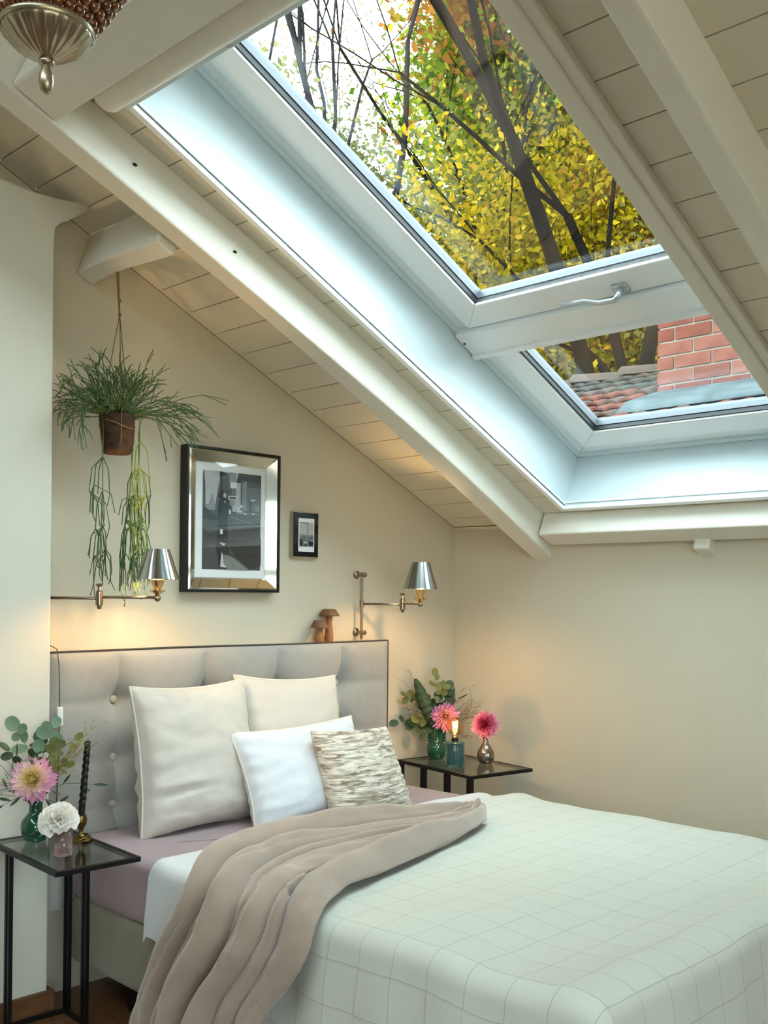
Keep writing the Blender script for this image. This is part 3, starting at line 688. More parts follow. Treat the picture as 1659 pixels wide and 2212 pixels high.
# ================================================================ sconces, pictures, things on the headboard
M_nickel = mat('aged_nickel', (150, 136, 118), 0.28, metal=1.0, var=0.1, vscale=30)
M_shade = mat('polished_nickel_shade', (176, 178, 176), 0.12, metal=1.0)
M_shadein = mat('shade_inside', (214, 190, 150), 0.4, metal=0.7)
M_glassw = mat('warm_bulb', (255, 214, 150), 0.3, emit=(255, 190, 110), estr=18.0)
M_amb2 = glass_mat('clear_bulb_glass', (1.0, 0.95, 0.85), 0.05)
M_cord = mat('brown_cord', (96, 80, 58), 0.7)
M_plastic = mat('white_switch', (226, 226, 222), 0.4)
def sconce(label, bar, zb, joint, lamp, za, zs0, zs1, power):
    """swing-arm wall lamp: wall bar at bar, elbow at joint, shade centred on lamp (x, y)"""
    r = root('wall_sconce', label, 'wall lamp', (bar[0], bar[1], za), 'swing-arm lamps on the headboard wall')
    b = MB().tube([(bar[0], bar[1], zb[0]-0.012), (bar[0], bar[1], zb[1]+0.012)], 0.0055, 12)
    b.tube([(bar[0], bar[1], zb[0]-0.03), (bar[0], bar[1], zb[0]-0.012)], [0.003, 0.008], 10)
    bo = b.build('wall_bar', M_nickel, r, smooth=True, angle=40)
    for z in zb:
        k = MB().lathe([(0.017, 0.0), (0.017, 0.006), (0.010, 0.009), (0.007, 0.012), (0.007, 0.045), (0.0095, 0.047), (0.0095, 0.056), (0.006, 0.060)], (bar[0], -0.001, z), 16, axis=(0, -1, 0))
        k.build('mount', M_nickel, bo, smooth=True, angle=40)
    c0 = MB().tube([(bar[0], bar[1], za-0.016), (bar[0], bar[1], za+0.016)], 0.009, 12); c0.build('collar', M_nickel, r, smooth=True, angle=40)
    a1 = MB().tube([(bar[0], bar[1], za), (joint[0], joint[1], za)], 0.0048, 10); a1.build('arm', M_nickel, r, smooth=True)
    j = MB().lathe([(0.005, -0.034), (0.0085, -0.028), (0.006, -0.024), (0.0115, -0.022), (0.0115, 0.022), (0.006, 0.025), (0.005, 0.036), (0.011, 0.040), (0.012, 0.044), (0.004, 0.047)], (joint[0], joint[1], za), 16)
    j.build('elbow', M_nickel, r, smooth=True, angle=40)
    zt = za+0.004
    a2 = MB().tube([(joint[0], joint[1], zt), (lamp[0], lamp[1], zt)], 0.0048, 10); a2.ball((lamp[0], lamp[1], zt-0.002), 0.011, 12, 8); a2.build('arm', M_nickel, r, smooth=True)
    s0 = zs0-zt
    sk = MB().lathe([(0.006, 0.006), (0.012, 0.014), (0.025, s0*0.34), (0.026, s0*0.40), (0.012, s0*0.42), (0.013, s0*0.55), (0.019, s0*0.75), (0.021, s0*0.98), (0.018, s0), (0.016, s0+0.004)], (lamp[0], lamp[1], zt), 20)
    sk.build('socket', mat('brass_socket', (206, 176, 124), 0.25, metal=1.0), r, smooth=True, angle=40)
    h = zs1-zs0
    sh = MB().lathe([(0.0705, 0.0), (0.0690, 0.004), (0.0365, h), (0.0355, h), (0.0680, 0.0045), (0.0695, 0.0)], (lamp[0], lamp[1], zs0), 40, cap=False)
    sh.build('lamp_shade', M_shade, r, smooth=True, angle=60)
    MB().ball((lamp[0], lamp[1], zs0+0.030), 0.016, 12, 8, (1, 1, 1.5)).build('bulb', M_amb2, r, smooth=True)
    MB().tube([(lamp[0], lamp[1], zs0+0.018), (lamp[0], lamp[1], zs0+0.042)], 0.0012, 6).build('filament', M_glassw, r)
    l = bpy.data.lights.new('bulb_light', 'POINT'); l.energy = power; l.use_shadow = True; l.color = (1.0, 0.62, 0.28); l.shadow_soft_size = 0.016
    lo = bpy.data.objects.new('bulb_light', l); COL.objects.link(lo); lo.parent = r; lo.location = Vector((lamp[0], lamp[1], zs0+0.028))-ORG[r.name]
    return r
sconce('swing-arm nickel wall lamp reaching out beside the hanging plant', (-2.052, -0.036), (1.150, 1.395), (-1.957, -0.205), (-1.825, -0.330), 1.290, 1.352, 1.447, 11.0)
sconce('swing-arm nickel wall lamp on a full wall bar beside the wooden mushrooms', (-0.634, -0.036), (1.150, 1.392), (-0.548, -0.190), (-0.592, -0.330), 1.270, 1.334, 1.441, 7.0)
# lamp cord with inline switch hanging beside the pier
r = root('lamp_cord', 'thin lamp cord with white inline switch hanging at the headboard edge', 'cord', (-2.03, -0.11, 1.0))
pts = [(-2.062, -0.04, 1.135), (-2.055, -0.08, 1.138), (-2.045, -0.103, 1.128), (-2.040, -0.108, 1.08), (-2.037, -0.108, 1.0), (-2.036, -0.108, 0.93)]
MB().tube(pts, 0.0018, 6).build('cord', M_cord, r, smooth=True)
MB().box((-2.046, -0.116, 0.885), (-2.026, -0.103, 0.945)).build('switch', M_plastic, r, bevel=0.004)
MB().tube([(-2.036, -0.108, 0.885), (-2.036, -0.106, 0.80), (-2.042, -0.104, 0.60)], 0.0018, 6).build('cord_tail', M_cord, r, smooth=True)

# ---------------------------------------------------------------- large framed photograph
M_black = mat('black_frame', (14, 14, 14), 0.35)
M_mirror = mat('bevelled_mirror', (214, 216, 206), 0.04, metal=1.0)
M_mat = mat('white_mount', (232, 234, 234), 0.7)
M_pglass = glass_mat('picture_glass', (1, 1, 1), 0.05)
G = {n: mat('print_'+n, c, 0.55) for n, c in dict(sky=(176, 180, 182), haze=(132, 138, 142), bld=(70, 76, 80), dark=(26, 28, 30), road=(66, 69, 70), kerb=(120, 124, 122), coat=(14, 14, 15), skin=(196, 198, 198), lite=(214, 216, 216), mid=(104, 110, 116)).items()}
GK = list(G); GM = [G[k] for k in GK]
def print2d(parent, name, x0, x1, z0, z1, y, shapes):
    """flat printed photograph: polygons in 0..1 print coordinates, layered by fractions of a millimetre"""
    mb = MB()
    for i, (k, poly) in enumerate(shapes):
        yy = y-0.00012*i; n = len(poly)
        mb.add([(x0+(x1-x0)*a, yy, z0+(z1-z0)*b) for a, b in poly], [tuple(range(n))], GK.index(k))
    # faces towards -y
    for i, f in enumerate(mb.f):
        a_, b_, c_ = (mb.v[f[0]], mb.v[f[1]], mb.v[f[2]]); area = 0
        for j in range(len(f)):
            p_, q_ = mb.v[f[j]], mb.v[f[(j+1) % len(f)]]; area += p_.x*q_.z-q_.x*p_.z
        if area < 0: mb.f[i] = tuple(reversed(f))
    return mb.build(name, GM, parent)
def rect(a0, b0, a1, b1): return [(a0, b0), (a1, b0), (a1, b1), (a0, b1)]
def ell(ca, cb, ra, rb_, n=14): return [(ca+ra*math.cos(2*math.pi*i/n), cb+rb_*math.sin(2*math.pi*i/n)) for i in range(n)]
X0, X1, Z0_, Z1_ = -1.520, -1.090, 1.313, 1.843
fr = root('picture_frame', 'large mirror-edged frame with a black and white street photograph', 'picture', ((X0+X1)/2, 0, Z0_))
fb_ = MB(); yf = -0.046
fb_.box((X0, yf, Z0_), (X0+0.008, -0.001, Z1_)); fb_.box((X1-0.008, yf, Z0_), (X1, -0.001, Z1_)); fb_.box((X0+0.008, yf, Z0_), (X1-0.008, -0.001, Z0_+0.008)); fb_.box((X0+0.008, yf, Z1_-0.008), (X1-0.008, -0.001, Z1_))
fb_.box((X0+0.008, -0.012, Z0_+0.008), (X1-0.008, -0.001, Z1_-0.008)); fb_.build('frame', M_black, fr)
iw = 0.046; ox0, ox1, oz0, oz1 = X0+0.008, X1-0.008, Z0_+0.008, Z1_-0.008
O_ = [(ox0, oz0), (ox1, oz0), (ox1, oz1), (ox0, oz1)]; I_ = [(ox0+iw, oz0+iw), (ox1-iw, oz0+iw), (ox1-iw, oz1-iw), (ox0+iw, oz1-iw)]
B_ = [(ox0+0.008, oz0+0.008), (ox1-0.008, oz0+0.008), (ox1-0.008, oz1-0.008), (ox0+0.008, oz1-0.008)]
for k in range(4):
    k2 = (k+1) % 4; m_ = MB()
    m_.add([(*[O_[k][0], yf+0.004, O_[k][1]],), (O_[k2][0], yf+0.004, O_[k2][1]), (B_[k2][0], yf, B_[k2][1]), (B_[k][0], yf, B_[k][1]), (I_[k2][0], -0.022, I_[k2][1]), (I_[k][0], -0.022, I_[k][1])],
           [(0, 1, 2, 3), (3, 2, 4, 5)])
    m_.build('mirror_strip', M_mirror, fr)
MB().box((ox0+iw-0.002, -0.020, oz0+iw-0.002), (ox1-iw+0.002, -0.012, oz1-iw+0.002)).build('mount', M_mat, fr)
px0, px1, pz0, pz1 = ox0+iw+0.030, ox1-iw-0.022, oz0+iw+0.030, oz1-iw-0.028
street = [('sky', rect(0, 0, 1, 1)), ('road', rect(0, 0, 1, 0.60)), ('haze', [(0, 0.6), (0.3, 0.6), (0.27, 0.72), (0.2, 0.66), (0.16, 0.78), (0.1, 0.66), (0, 0.64)]),
          ('bld', [(0.0, 0.62), (0.05, 0.62), (0.045, 0.83), (0.025, 0.98), (0.012, 1.0), (0, 0.96)]), ('mid', [(0.2, 0.6), (0.3, 0.6), (0.28, 0.9), (0.25, 0.82)]),
          ('bld', [(0.28, 0.58), (0.5, 0.58), (0.5, 0.95), (0.4, 0.99), (0.28, 1.0)]), ('dark', [(0.29, 0.6), (0.335, 0.6), (0.33, 1.0), (0.295, 1.0)]),
          ('haze', rect(0.44, 0.9, 0.56, 1.0)), ('lite', rect(0.46, 0.84, 0.57, 0.9)), ('mid', rect(0.48, 0.75, 0.56, 0.84)), ('lite', rect(0.43, 0.72, 0.58, 0.76)), ('bld', rect(0.45, 0.727, 0.56, 0.75)), ('haze', rect(0.45, 0.66, 0.54, 0.715)),
          ('dark', [(0.56, 0.9), (1, 0.9), (1, 1), (0.6, 1)]), ('bld', [(0.64, 0.56), (1, 0.56), (1, 0.9), (0.64, 0.93)]), ('mid', rect(0.68, 0.62, 1, 0.86)), ('haze', [(0.66, 0.62), (0.74, 0.62), (0.74, 0.93), (0.67, 0.9)]),
          ('bld', rect(0.78, 0.60, 0.84, 0.74)), ('haze', rect(0.90, 0.62, 0.96, 0.68)), ('bld', rect(0.0, 0.55, 0.3, 0.6)), ('dark', [(0, 0.5), (0.26, 0.5), (0.1, 0.6), (0, 0.64)]),
          ('lite', ell(0.65, 0.66, 0.02, 0.015)), ('lite', ell(0.60, 0.635, 0.016, 0.012)), ('lite', ell(0.83, 0.73, 0.02, 0.01)), ('lite', ell(0.87, 0.735, 0.02, 0.01)), ('haze', rect(0.56, 0.58, 0.7, 0.61)), ('lite', rect(0.58, 0.6, 0.66, 0.615)),
          ('mid', rect(0.72, 0.58, 0.98, 0.6)), ('lite', ell(0.72, 0.585, 0.02, 0.01)), ('lite', ell(0.86, 0.59, 0.018, 0.01)),
          ('kerb', [(0.42, 0.545), (1, 0.455), (1, 0.46), (0.42, 0.552)]), ('dark', [(0.4, 0.3), (1, 0.34), (1, 0.05), (0.82, 0.0), (0.5, 0.18)]), ('kerb', [(0.28, 0.0), (0.8, 0.0), (0.5, 0.13), (0.36, 0.16)]), ('road', [(0.55, 0.0), (0.56, 0.0), (0.48, 0.08), (0.47, 0.08)]),
          ('coat', [(0.25, 0.16), (0.44, 0.15), (0.42, 0.32), (0.41, 0.5), (0.46, 0.62), (0.44, 0.70), (0.40, 0.73), (0.34, 0.74), (0.27, 0.7), (0.245, 0.62), (0.26, 0.5), (0.24, 0.35), (0.22, 0.2)]),
          ('coat', ell(0.31, 0.755, 0.06, 0.045)), ('skin', [(0.335, 0.74), (0.375, 0.735), (0.385, 0.765), (0.36, 0.785), (0.335, 0.77)]), ('skin', [(0.345, 0.70), (0.375, 0.70), (0.362, 0.675)]), ('lite', rect(0.285, 0.36, 0.33, 0.41)), ('lite', rect(0.43, 0.57, 0.46, 0.615)),
          ('skin', [(0.27, 0.28), (0.38, 0.265), (0.35, 0.24), (0.29, 0.265)]), ('coat', rect(0.275, 0.05, 0.31, 0.18)), ('skin', [(0.31, 0.17), (0.33, 0.17), (0.345, 0.06), (0.39, 0.03), (0.37, 0.01), (0.29, 0.03)]), ('coat', [(0.27, 0.01), (0.4, 0.005), (0.4, 0.02), (0.27, 0.03)])]
print2d(fr, 'print', px0, px1, pz0, pz1, -0.0202, street)
MB().box((ox0+iw-0.004, -0.028, oz0+iw-0.004), (ox1-iw+0.004, -0.0265, oz1-iw+0.004)).build('glass', M_pglass, fr)
# ---------------------------------------------------------------- small framed photograph
sx0, sx1, sz0, sz1 = -1.003, -0.868, 1.452, 1.637
sf_ = root('picture_frame', 'small dark-glass frame with a tiny black and white tower photograph', 'picture', ((sx0+sx1)/2, 0, sz0))
M_dglass = mat('dark_mirror_border', (40, 38, 42), 0.08, metal=0.6); M_silver = mat('silver_edge', (188, 180, 168), 0.25, metal=1.0)
MB().box((sx0, -0.020, sz0), (sx1, -0.001, sz1)).build('backing', M_silver, sf_, bevel=0.002)
MB().box((sx0+0.004, -0.0235, sz0+0.006), (sx1-0.003, -0.0198, sz1-0.004)).build('border', M_dglass, sf_, bevel=0.001)
MB().box((sx0+0.026, -0.0245, sz0+0.026), (sx1-0.026, -0.023, sz1-0.026)).build('mount', M_mat, sf_)
tower = [('haze', rect(0, 0, 1, 1)), ('sky', rect(0, 0.5, 1, 1)), ('mid', [(0, 0.2), (0.1, 0.42), (0.4, 0.48), (0.5, 0.42), (0.5, 0.1), (0, 0.05)]), ('bld', rect(0.08, 0.96, 0.6, 0.99)), ('bld', [(0.54, 0.05), (0.62, 0.05), (0.6, 0.97), (0.55, 0.97)]), ('sky', [(0.57, 0.1), (0.6, 0.1), (0.585, 0.9), (0.575, 0.9)]),
         ('mid', [(0.62, 0.1), (1, 0.1), (1, 0.5), (0.92, 0.42), (0.85, 0.5), (0.75, 0.4), (0.62, 0.45)]), ('dark', rect(0.05, 0.04, 0.22, 0.3)), ('lite', rect(0.3, 0.15, 0.5, 0.2)), ('dark', rect(0.66, 0.05, 0.95, 0.24)), ('lite', rect(0.8, 0.25, 0.98, 0.28)), ('bld', rect(0.3, 0.04, 0.54, 0.13))]
print2d(sf_, 'print', sx0+0.030, sx1-0.030, sz0+0.045, sz1-0.042, -0.0247, tower)
# ---------------------------------------------------------------- wooden mushrooms on the headboard
M_wcap = mat('mushroom_cap_wood', (128, 88, 56), 0.6, rgb2=(104, 70, 44), vscale=14, stretch=(1, 1, 5), bump=0.06, bscale=50)
M_wst = mat('mushroom_stem_wood', (166, 112, 66), 0.55, rgb2=(136, 86, 48), vscale=14, stretch=(4, 4, 1))
def mushroom(label, x, y, h, rc_, rs, capz):
    z = 1.1165; r = root('wooden_mushroom', label, 'ornament', (x, y, z), 'wooden mushrooms on the headboard')
    MB().lathe([(rs*1.05, 0), (rs*1.15, 0.012), (rs*1.0, h*0.35), (rs*0.75, h*0.55), (rs*0.85, capz+0.004)], (x, y, z), 18).build('stem', M_wst, r, smooth=True, angle=50)
    MB().lathe([(rs*0.6, capz), (rc_*0.96, capz), (rc_, capz+0.004), (rc_*0.90, capz+0.012), (rc_*0.70, h-0.006), (rc_*0.62, h-0.001), (rc_*0.3, h)], (x, y, z), 22).build('cap', M_wcap, r, smooth=True, angle=40)
mushroom('tall turned wooden mushroom on top of the headboard', -0.822, -0.040, 0.133, 0.0425, 0.016, 0.104)
mushroom('short stout wooden mushroom in front of the tall one', -0.884, -0.052, 0.088, 0.0375, 0.018, 0.056)
# ================================================================ side tables and what stands on them
M_iron = mat('black_iron', (14, 13, 13), 0.45, metal=0.3)
M_tglass = glass_mat('table_glass', (0.80, 0.84, 0.82), 0.09)
RIGHT = Vector((0.70, -0.714, 0.0)); DEEP = Vector((0.714, 0.70, 0.0)); UP = Vector((0, 0, 1))
def side_table(label, c, rot, lx, ly, zt, legs, rails):
    r = root('side_table', label, 'side table', (c[0], c[1], 0), 'glass-topped black side tables')
    Mx = Matrix.Translation((c[0], c[1], 0)) @ Matrix.Rotation(rot, 4, 'Z'); b = 0.014
    m = MB()
    m.box((-lx/2, -ly/2, zt-b), (-lx/2+b, ly/2, zt)); m.box((lx/2-b, -ly/2, zt-b), (lx/2, ly/2, zt)); m.box((-lx/2+b, -ly/2, zt-b), (lx/2-b, -ly/2+b, zt)); m.box((-lx/2+b, ly/2-b, zt-b), (lx/2-b, ly/2, zt))
    m.xf(Mx).build('top_frame', M_iron, r, bevel=0.0015)
    MB().box((-lx/2+b-0.002, -ly/2+b-0.002, zt-0.006), (lx/2-b+0.002, ly/2-b+0.002, zt-0.001)).xf(Mx).build('glass_top', M_tglass, r)
    for (x, y) in legs:
        for d in (-0.0105, 0.0105):
            MB().box((x-0.006, y+d-0.0055, 0.0), (x+0.006, y+d+0.0055, zt-b)).xf(Mx).build('leg', M_iron, r)
    for (x0, y0, x1, y1) in rails: MB().box((x0, y0, 0.0), (x1, y1, 0.012)).xf(Mx).build('floor_rail', M_iron, r)
    return r
TL, TR_ = 0.570, 0.595
LX, LY = 0.252, 0.452
side_table('black metal side table with glass top standing against the pier', (-2.167, -0.381), R_(-3.0), LX, LY, TL,
           [(LX/2-0.008, LY/2-0.018), (LX/2-0.008, LY/2-0.135), (-LX/2+0.008, LY/2-0.018), (-LX/2+0.008, LY/2-0.135)],
           [(LX/2-0.014, LY/2-0.16, LX/2-0.002, LY/2), (-LX/2+0.002, LY/2-0.16, -LX/2+0.014, LY/2), (-LX/2+0.014, LY/2-0.012, LX/2-0.014, LY/2)])
RX, RY = 0.335, 0.490
side_table('black metal side table with glass top in the corner by the knee wall', (-0.290, -0.312), R_(-9.5), RX, RY, TR_,
           [(-RX/2+0.008, RY/2-0.018), (-RX/2+0.008, RY/2-0.175), (-RX/2+0.008, RY/2-0.33), (-RX/2+0.008, -RY/2+0.018)],
           [(-RX/2+0.002, -RY/2, -RX/2+0.014, RY/2), (-RX/2+0.014, RY/2-0.012, RX/2, RY/2), (-RX/2+0.014, -RY/2, RX/2, -RY/2+0.012)])
# ---------------------------------------------------------------- glazes and glass
M_green = mat('green_glaze', (22, 74, 54), 0.08, coat=0.6, var=0.15, vscale=8)
M_bluegl = mat('blue_ribbed_glass', (128, 176, 182), 0.03, trans=0.92, ior=1.45)
M_pinkgl = mat('pink_cut_glass', (246, 214, 210), 0.05, trans=0.9, ior=1.45)
M_merc = mat('mercury_silver', (150, 134, 126), 0.18, metal=0.9, var=0.2, vscale=25)
M_brass = mat('antique_brass', (120, 100, 60), 0.3, metal=1.0, var=0.2, vscale=20)
M_wax = mat('black_wax', (10, 10, 12), 0.35)
M_stem = mat('plant_stem', (72, 88, 46), 0.7)
M_twig = mat('dry_twig', (112, 88, 58), 0.8)
M_twigg = mat('yellow_twig', (150, 140, 66), 0.8)
def shared_leaf(name, pts, fs, material):
    me = bpy.data.meshes.new(name); me.from_pydata(pts, [], fs); me.materials.append(material); me.polygons.foreach_set('use_smooth', [True]*len(fs)); me.update(); return me
def round_leaf(material, name, asp=0.85):
    P = [(0, 0, 0)]; n = 12
    for k in range(n):
        a = 2*math.pi*k/n; P.append((asp*0.5*math.sin(a)*0.55, 0.5-0.5*math.cos(a)*0.55-0.0, 0.03))
    P[0] = (0, 0.5, -0.03)
    for k in range(n):
        a = 2*math.pi*k/n; P.append((asp*0.5*math.sin(a), 0.5-0.5*math.cos(a), 0.07*(1 if k % 2 else 0.7)))
    F_ = [(0, 1+k, 1+(k+1) % n) for k in range(n)]+[(1+k, 1+n+k, 1+n+(k+1) % n, 1+(k+1) % n) for k in range(n)]
    return shared_leaf(name, P, F_, material)
def long_leaf(material, name):
    P = []; n = 6
    for i in range(n+1):
        t = i/n; wd = 0.11*math.sin(math.pi*min(1, t*0.97+0.02))**0.8
        P += [(-wd, t, 0.02*math.sin(t*3)+0.03), (0, t, 0.02*math.sin(t*3)), (wd, t, 0.02*math.sin(t*3)+0.03)]
    return shared_leaf(name, P, [(i*3+j, i*3+j+1, i*3+j+4, i*3+j+3) for i in range(n) for j in range(2)], material)
M_euc = mat('eucalyptus_leaf', (104, 126, 100), 0.6, var=0.2, vscale=12); M_euc2 = mat('dark_leaf', (52, 72, 44), 0.55, var=0.25, vscale=14); M_euc3 = mat('olive_leaf', (104, 110, 58), 0.6, var=0.2, vscale=14)
ME_R = round_leaf(M_euc, 'leaf'); ME_RD = round_leaf(M_euc2, 'leaf'); ME_RO = round_leaf(M_euc3, 'leaf'); ME_LD = long_leaf(M_euc2, 'leaf'); ME_LO = long_leaf(M_euc3, 'leaf')
def orient(p, d, nrm, s):
    d = Vector(d).normalized(); n = Vector(nrm); n = (n-d*n.dot(d)); n = n.normalized() if n.length > 1e-4 else d.orthogonal().normalized(); x = d.cross(n)
    return Matrix.Translation(Vector(p)) @ Matrix(((x.x, d.x, n.x, 0), (x.y, d.y, n.y, 0), (x.z, d.z, n.z, 0), (0, 0, 0, 1))) @ Matrix.Scale(s, 4)
def branch(name, label, pts, me, size, n, rnd, group=None, t0=0.35, stem_m=None, r0=0.0016):
    """leafy stem: curved stem through pts, leaves alternate along it"""
    b = Vector(pts[0]); r = root(name, label, 'foliage', b, group); P = [Vector(p) for p in pts]
    cp = [cr(P, i/14) for i in range(15)]
    MB().tube(cp, [r0*(1-0.6*i/14) for i in range(15)], 5).build('stem', stem_m or M_stem, r, smooth=True)
    for k in range(n):
        t = t0+(1-t0)*k/max(1, n-1); p = cr(P, t); d = (cr(P, min(1, t+0.03))-cr(P, max(0, t-0.03))).normalized()
        sd_ = d.cross(-DEEP+Vector((0, 0, rnd.uniform(-.4, .4)))).normalized()*(1 if k % 2 else -1)
        dd = (sd_*rnd.uniform(0.6, 1.1)+d*rnd.uniform(0.2, 0.9)+Vector((rnd.uniform(-.3, .3), rnd.uniform(-.3, .3), rnd.uniform(-.3, .3)))).normalized()
        if k == n-1: dd = d
        nr = (-DEEP+Vector((rnd.uniform(-.8, .8), rnd.uniform(-.8, .8), rnd.uniform(-.2, 1.0))))
        o = bpy.data.objects.new('leaf', me); COL.objects.link(o); o.parent = r; o.matrix_local = orient(p-b, dd, nr, size*rnd.uniform(0.7, 1.15))
    return r
def twigs(name, label, base, targets, rnd, material, sub=5, r0=0.0012, group=None):
    r = root(name, label, 'dried twigs', base, group); mb = MB()
    for tg in targets:
        b = Vector(base); tg = Vector(tg); mid = b.lerp(tg, 0.5)+Vector((rnd.uniform(-.02, .02), rnd.uniform(-.02, .02), 0.02))
        cp = [b, b.lerp(mid, 0.6), mid, mid.lerp(tg, 0.5)+Vector((0, 0, 0.006)), tg]; mb.tube(cp, [r0, r0*0.9, r0*0.7, r0*0.5, r0*0.3], 4)
        for k in range(sub):
            t = rnd.uniform(0.35, 0.95); p = b.lerp(tg, t)+Vector((0, 0, 0.008)); L = rnd.uniform(0.02, 0.055)
            d = ((tg-b).normalized()+Vector((rnd.uniform(-.8, .8), rnd.uniform(-.8, .8), rnd.uniform(-.5, .8)))).normalized()
            q = p+d*L; mb.tube([p, p.lerp(q, 0.5)+Vector((0, 0, rnd.uniform(-.004, .006))), q], [r0*0.6, r0*0.5, r0*0.3], 4)
            if k % 2: mb.ball(q, 0.0022, 5, 4)
    o = mb.build('twigs', material, r, smooth=True); o['kind'] = 'stuff'; return r
def dahlia(label, c, nrm, rad, cols, stem_to, rnd, n=150, group='dahlias', wid=0.15):
    nrm = Vector(nrm).normalized(); ax = nrm.orthogonal().normalized(); ay = nrm.cross(ax)
    r = root('dahlia', label, 'flower', c, group)
    V = []; Fq = []; T = []
    for i in range(n):
        f = (i+0.5)/n; th_ = R_(6+108*f**0.85); ph = i*2.39996+rnd.uniform(-.1, .1); L = rad*(0.58+0.46*f**0.8)*rnd.uniform(0.86, 1.10); wd = L*wid*(1+0.3*(1-f))
        rd = ax*math.cos(ph)+ay*math.sin(ph); d = nrm*math.cos(th_)+rd*math.sin(th_); upn = (nrm*math.sin(th_)-rd*math.cos(th_)); sd_ = d.cross(upn).normalized()
        b0 = Vector(c)-nrm*rad*0.10+rd*rad*0.06*f
        curl = rnd.uniform(0.04, 0.16)*L
        pts = [b0+sd_*wd*0.25, b0-sd_*wd*0.25, b0+d*L*0.5+sd_*wd+upn*wd*0.5, b0+d*L*0.5, b0+d*L*0.5-sd_*wd+upn*wd*0.5, b0+d*L*0.8+sd_*wd*0.62+upn*(wd*0.5+curl*0.5), b0+d*L*0.8+upn*curl*0.5, b0+d*L*0.8-sd_*wd*0.62+upn*(wd*0.5+curl*0.5), b0+d*L+upn*curl*1.6]
        k = len(V); V += [tuple(p) for p in pts]
        Fq += [(k, k+3, k+2), (k, k+1, k+3), (k+1, k+4, k+3), (k+2, k+3, k+6), (k+2, k+6, k+5), (k+3, k+4, k+7), (k+3, k+7, k+6), (k+5, k+6, k+8), (k+6, k+7, k+8)]
        t0 = f*0.85
        T += [max(0, t0-0.25)]*2+[t0]*3+[min(1, t0+0.10)]*3+[min(1, t0+0.16)]
    o = fast_mesh('petals', V, Fq, cols, r, T); o['kind'] = 'stuff'
    st = [Vector(c)-nrm*rad*0.12, Vector(c).lerp(Vector(stem_to), 0.3)-nrm*rad*0.3, Vector(stem_to)]
    MB().tube([cr(st, i/8) for i in range(9)], 0.0024, 6).build('stem', M_stem, r, smooth=True)
    MB().ball(Vector(c)-nrm*rad*0.14, rad*0.18, 10, 6).build('calyx', M_stem, r, smooth=True)
    return r
rnd = random.Random(11)
M_dah1 = leaf_mat('dahlia_blush', [(228, 206, 90), (244, 226, 160), (248, 218, 212), (236, 180, 206), (220, 152, 190)], 0.25)
M_dah2 = leaf_mat('dahlia_mauve', [(206, 160, 110), (222, 168, 170), (214, 150, 182), (204, 130, 178), (222, 168, 204)], 0.25)
M_dah3 = leaf_mat('dahlia_rose', [(176, 40, 84), (200, 76, 120), (220, 120, 154), (228, 146, 178), (236, 176, 200)], 0.25)
TOCAM = Vector((-0.70, -0.69, 0.25))
# ---- bed-side table by the pier
vb = Vector((-2.178, -0.238, TL))
r = root('vase', 'round green glass vase with eucalyptus on the table by the pier', 'vase', vb)
MB().lathe([(0.026, 0.0), (0.030, 0.002), (0.032, 0.007), (0.030, 0.011), (0.040, 0.020), (0.0435, 0.040), (0.040, 0.060), (0.027, 0.076), (0.020, 0.084), (0.019, 0.105), (0.023, 0.122), (0.021, 0.122), (0.017, 0.105), (0.017, 0.086)], vb, 32).build('body', M_green, r, smooth=True)
mth = vb+Vector((0, 0, 0.118)); G1 = 'stems in the green vase by the pier'
def off(p, du, dv, px, dd=0.0): return p+RIGHT*(du/px)-UP*(dv/px)+DEEP*dd
spec = [  # (end du, dv from vase mouth at about (75, 1735), leaf mesh, size, count, depth)
    ((-48, -148), ME_R, 0.044, 9, 0.02), ((-50, -110), ME_RD, 0.038, 8, -0.03), ((24, -152), ME_R, 0.042, 10, 0.05), ((78, -130), ME_RO, 0.032, 7, 0.02), ((-10, -120), ME_RD, 0.040, 9, 0.06),
    ((70, -78), ME_RO, 0.03, 8, -0.02), ((118, -32), ME_LD, 0.040, 5, 0.03), ((-62, 6), ME_LD, 0.046, 5, -0.03), ((-80, -20), ME_LO, 0.034, 5, 0.0), ((76, 20), ME_LD, 0.044, 4, -0.02), ((45, -115), ME_RO, 0.034, 10, 0.0), ((5, -85), ME_R, 0.036, 8, -0.05)]
ENM = {id(ME_R): 'grey-green round-leaved eucalyptus sprig', id(ME_RD): 'dark round-leaved sprig', id(ME_RO): 'olive round-leaved sprig', id(ME_LD): 'dark narrow-leaved sprig', id(ME_LO): 'olive narrow-leaved sprig'}
PH1 = ['tallest, against the pier face', 'below the tallest one against the pier', 'rising behind the blush dahlia to the headboard edge', 'reaching for the tip of the black candle', 'standing straight up behind the blush dahlia', 'short, level with the middle of the black candle',
       'passing behind the black candle', 'drooping beside the blush dahlia towards the pier', 'trailing low in front of the pier', 'drooping between white carnation and black candle', 'leaning between blush dahlia and yellowish twigs', 'short, just above the blush dahlia']
PH2 = ['leaning to the headboard among fine twigs', 'lowest, reaching out past the headboard edge', 'close behind the long ribbed leaf', 'tallest, up against the wall corner', 'broad, rising above the mauve dahlia', 'just above the mauve dahlia, towards the knee wall', 'drooping below the ribbed leaf towards the headboard', 'between the ribbed leaf and the lowest sprig',
       'upright between ribbed leaf and wall corner', 'pointing from behind the mauve dahlia', 'hanging beside the neck of the vase', 'short, tucked behind the mauve dahlia']
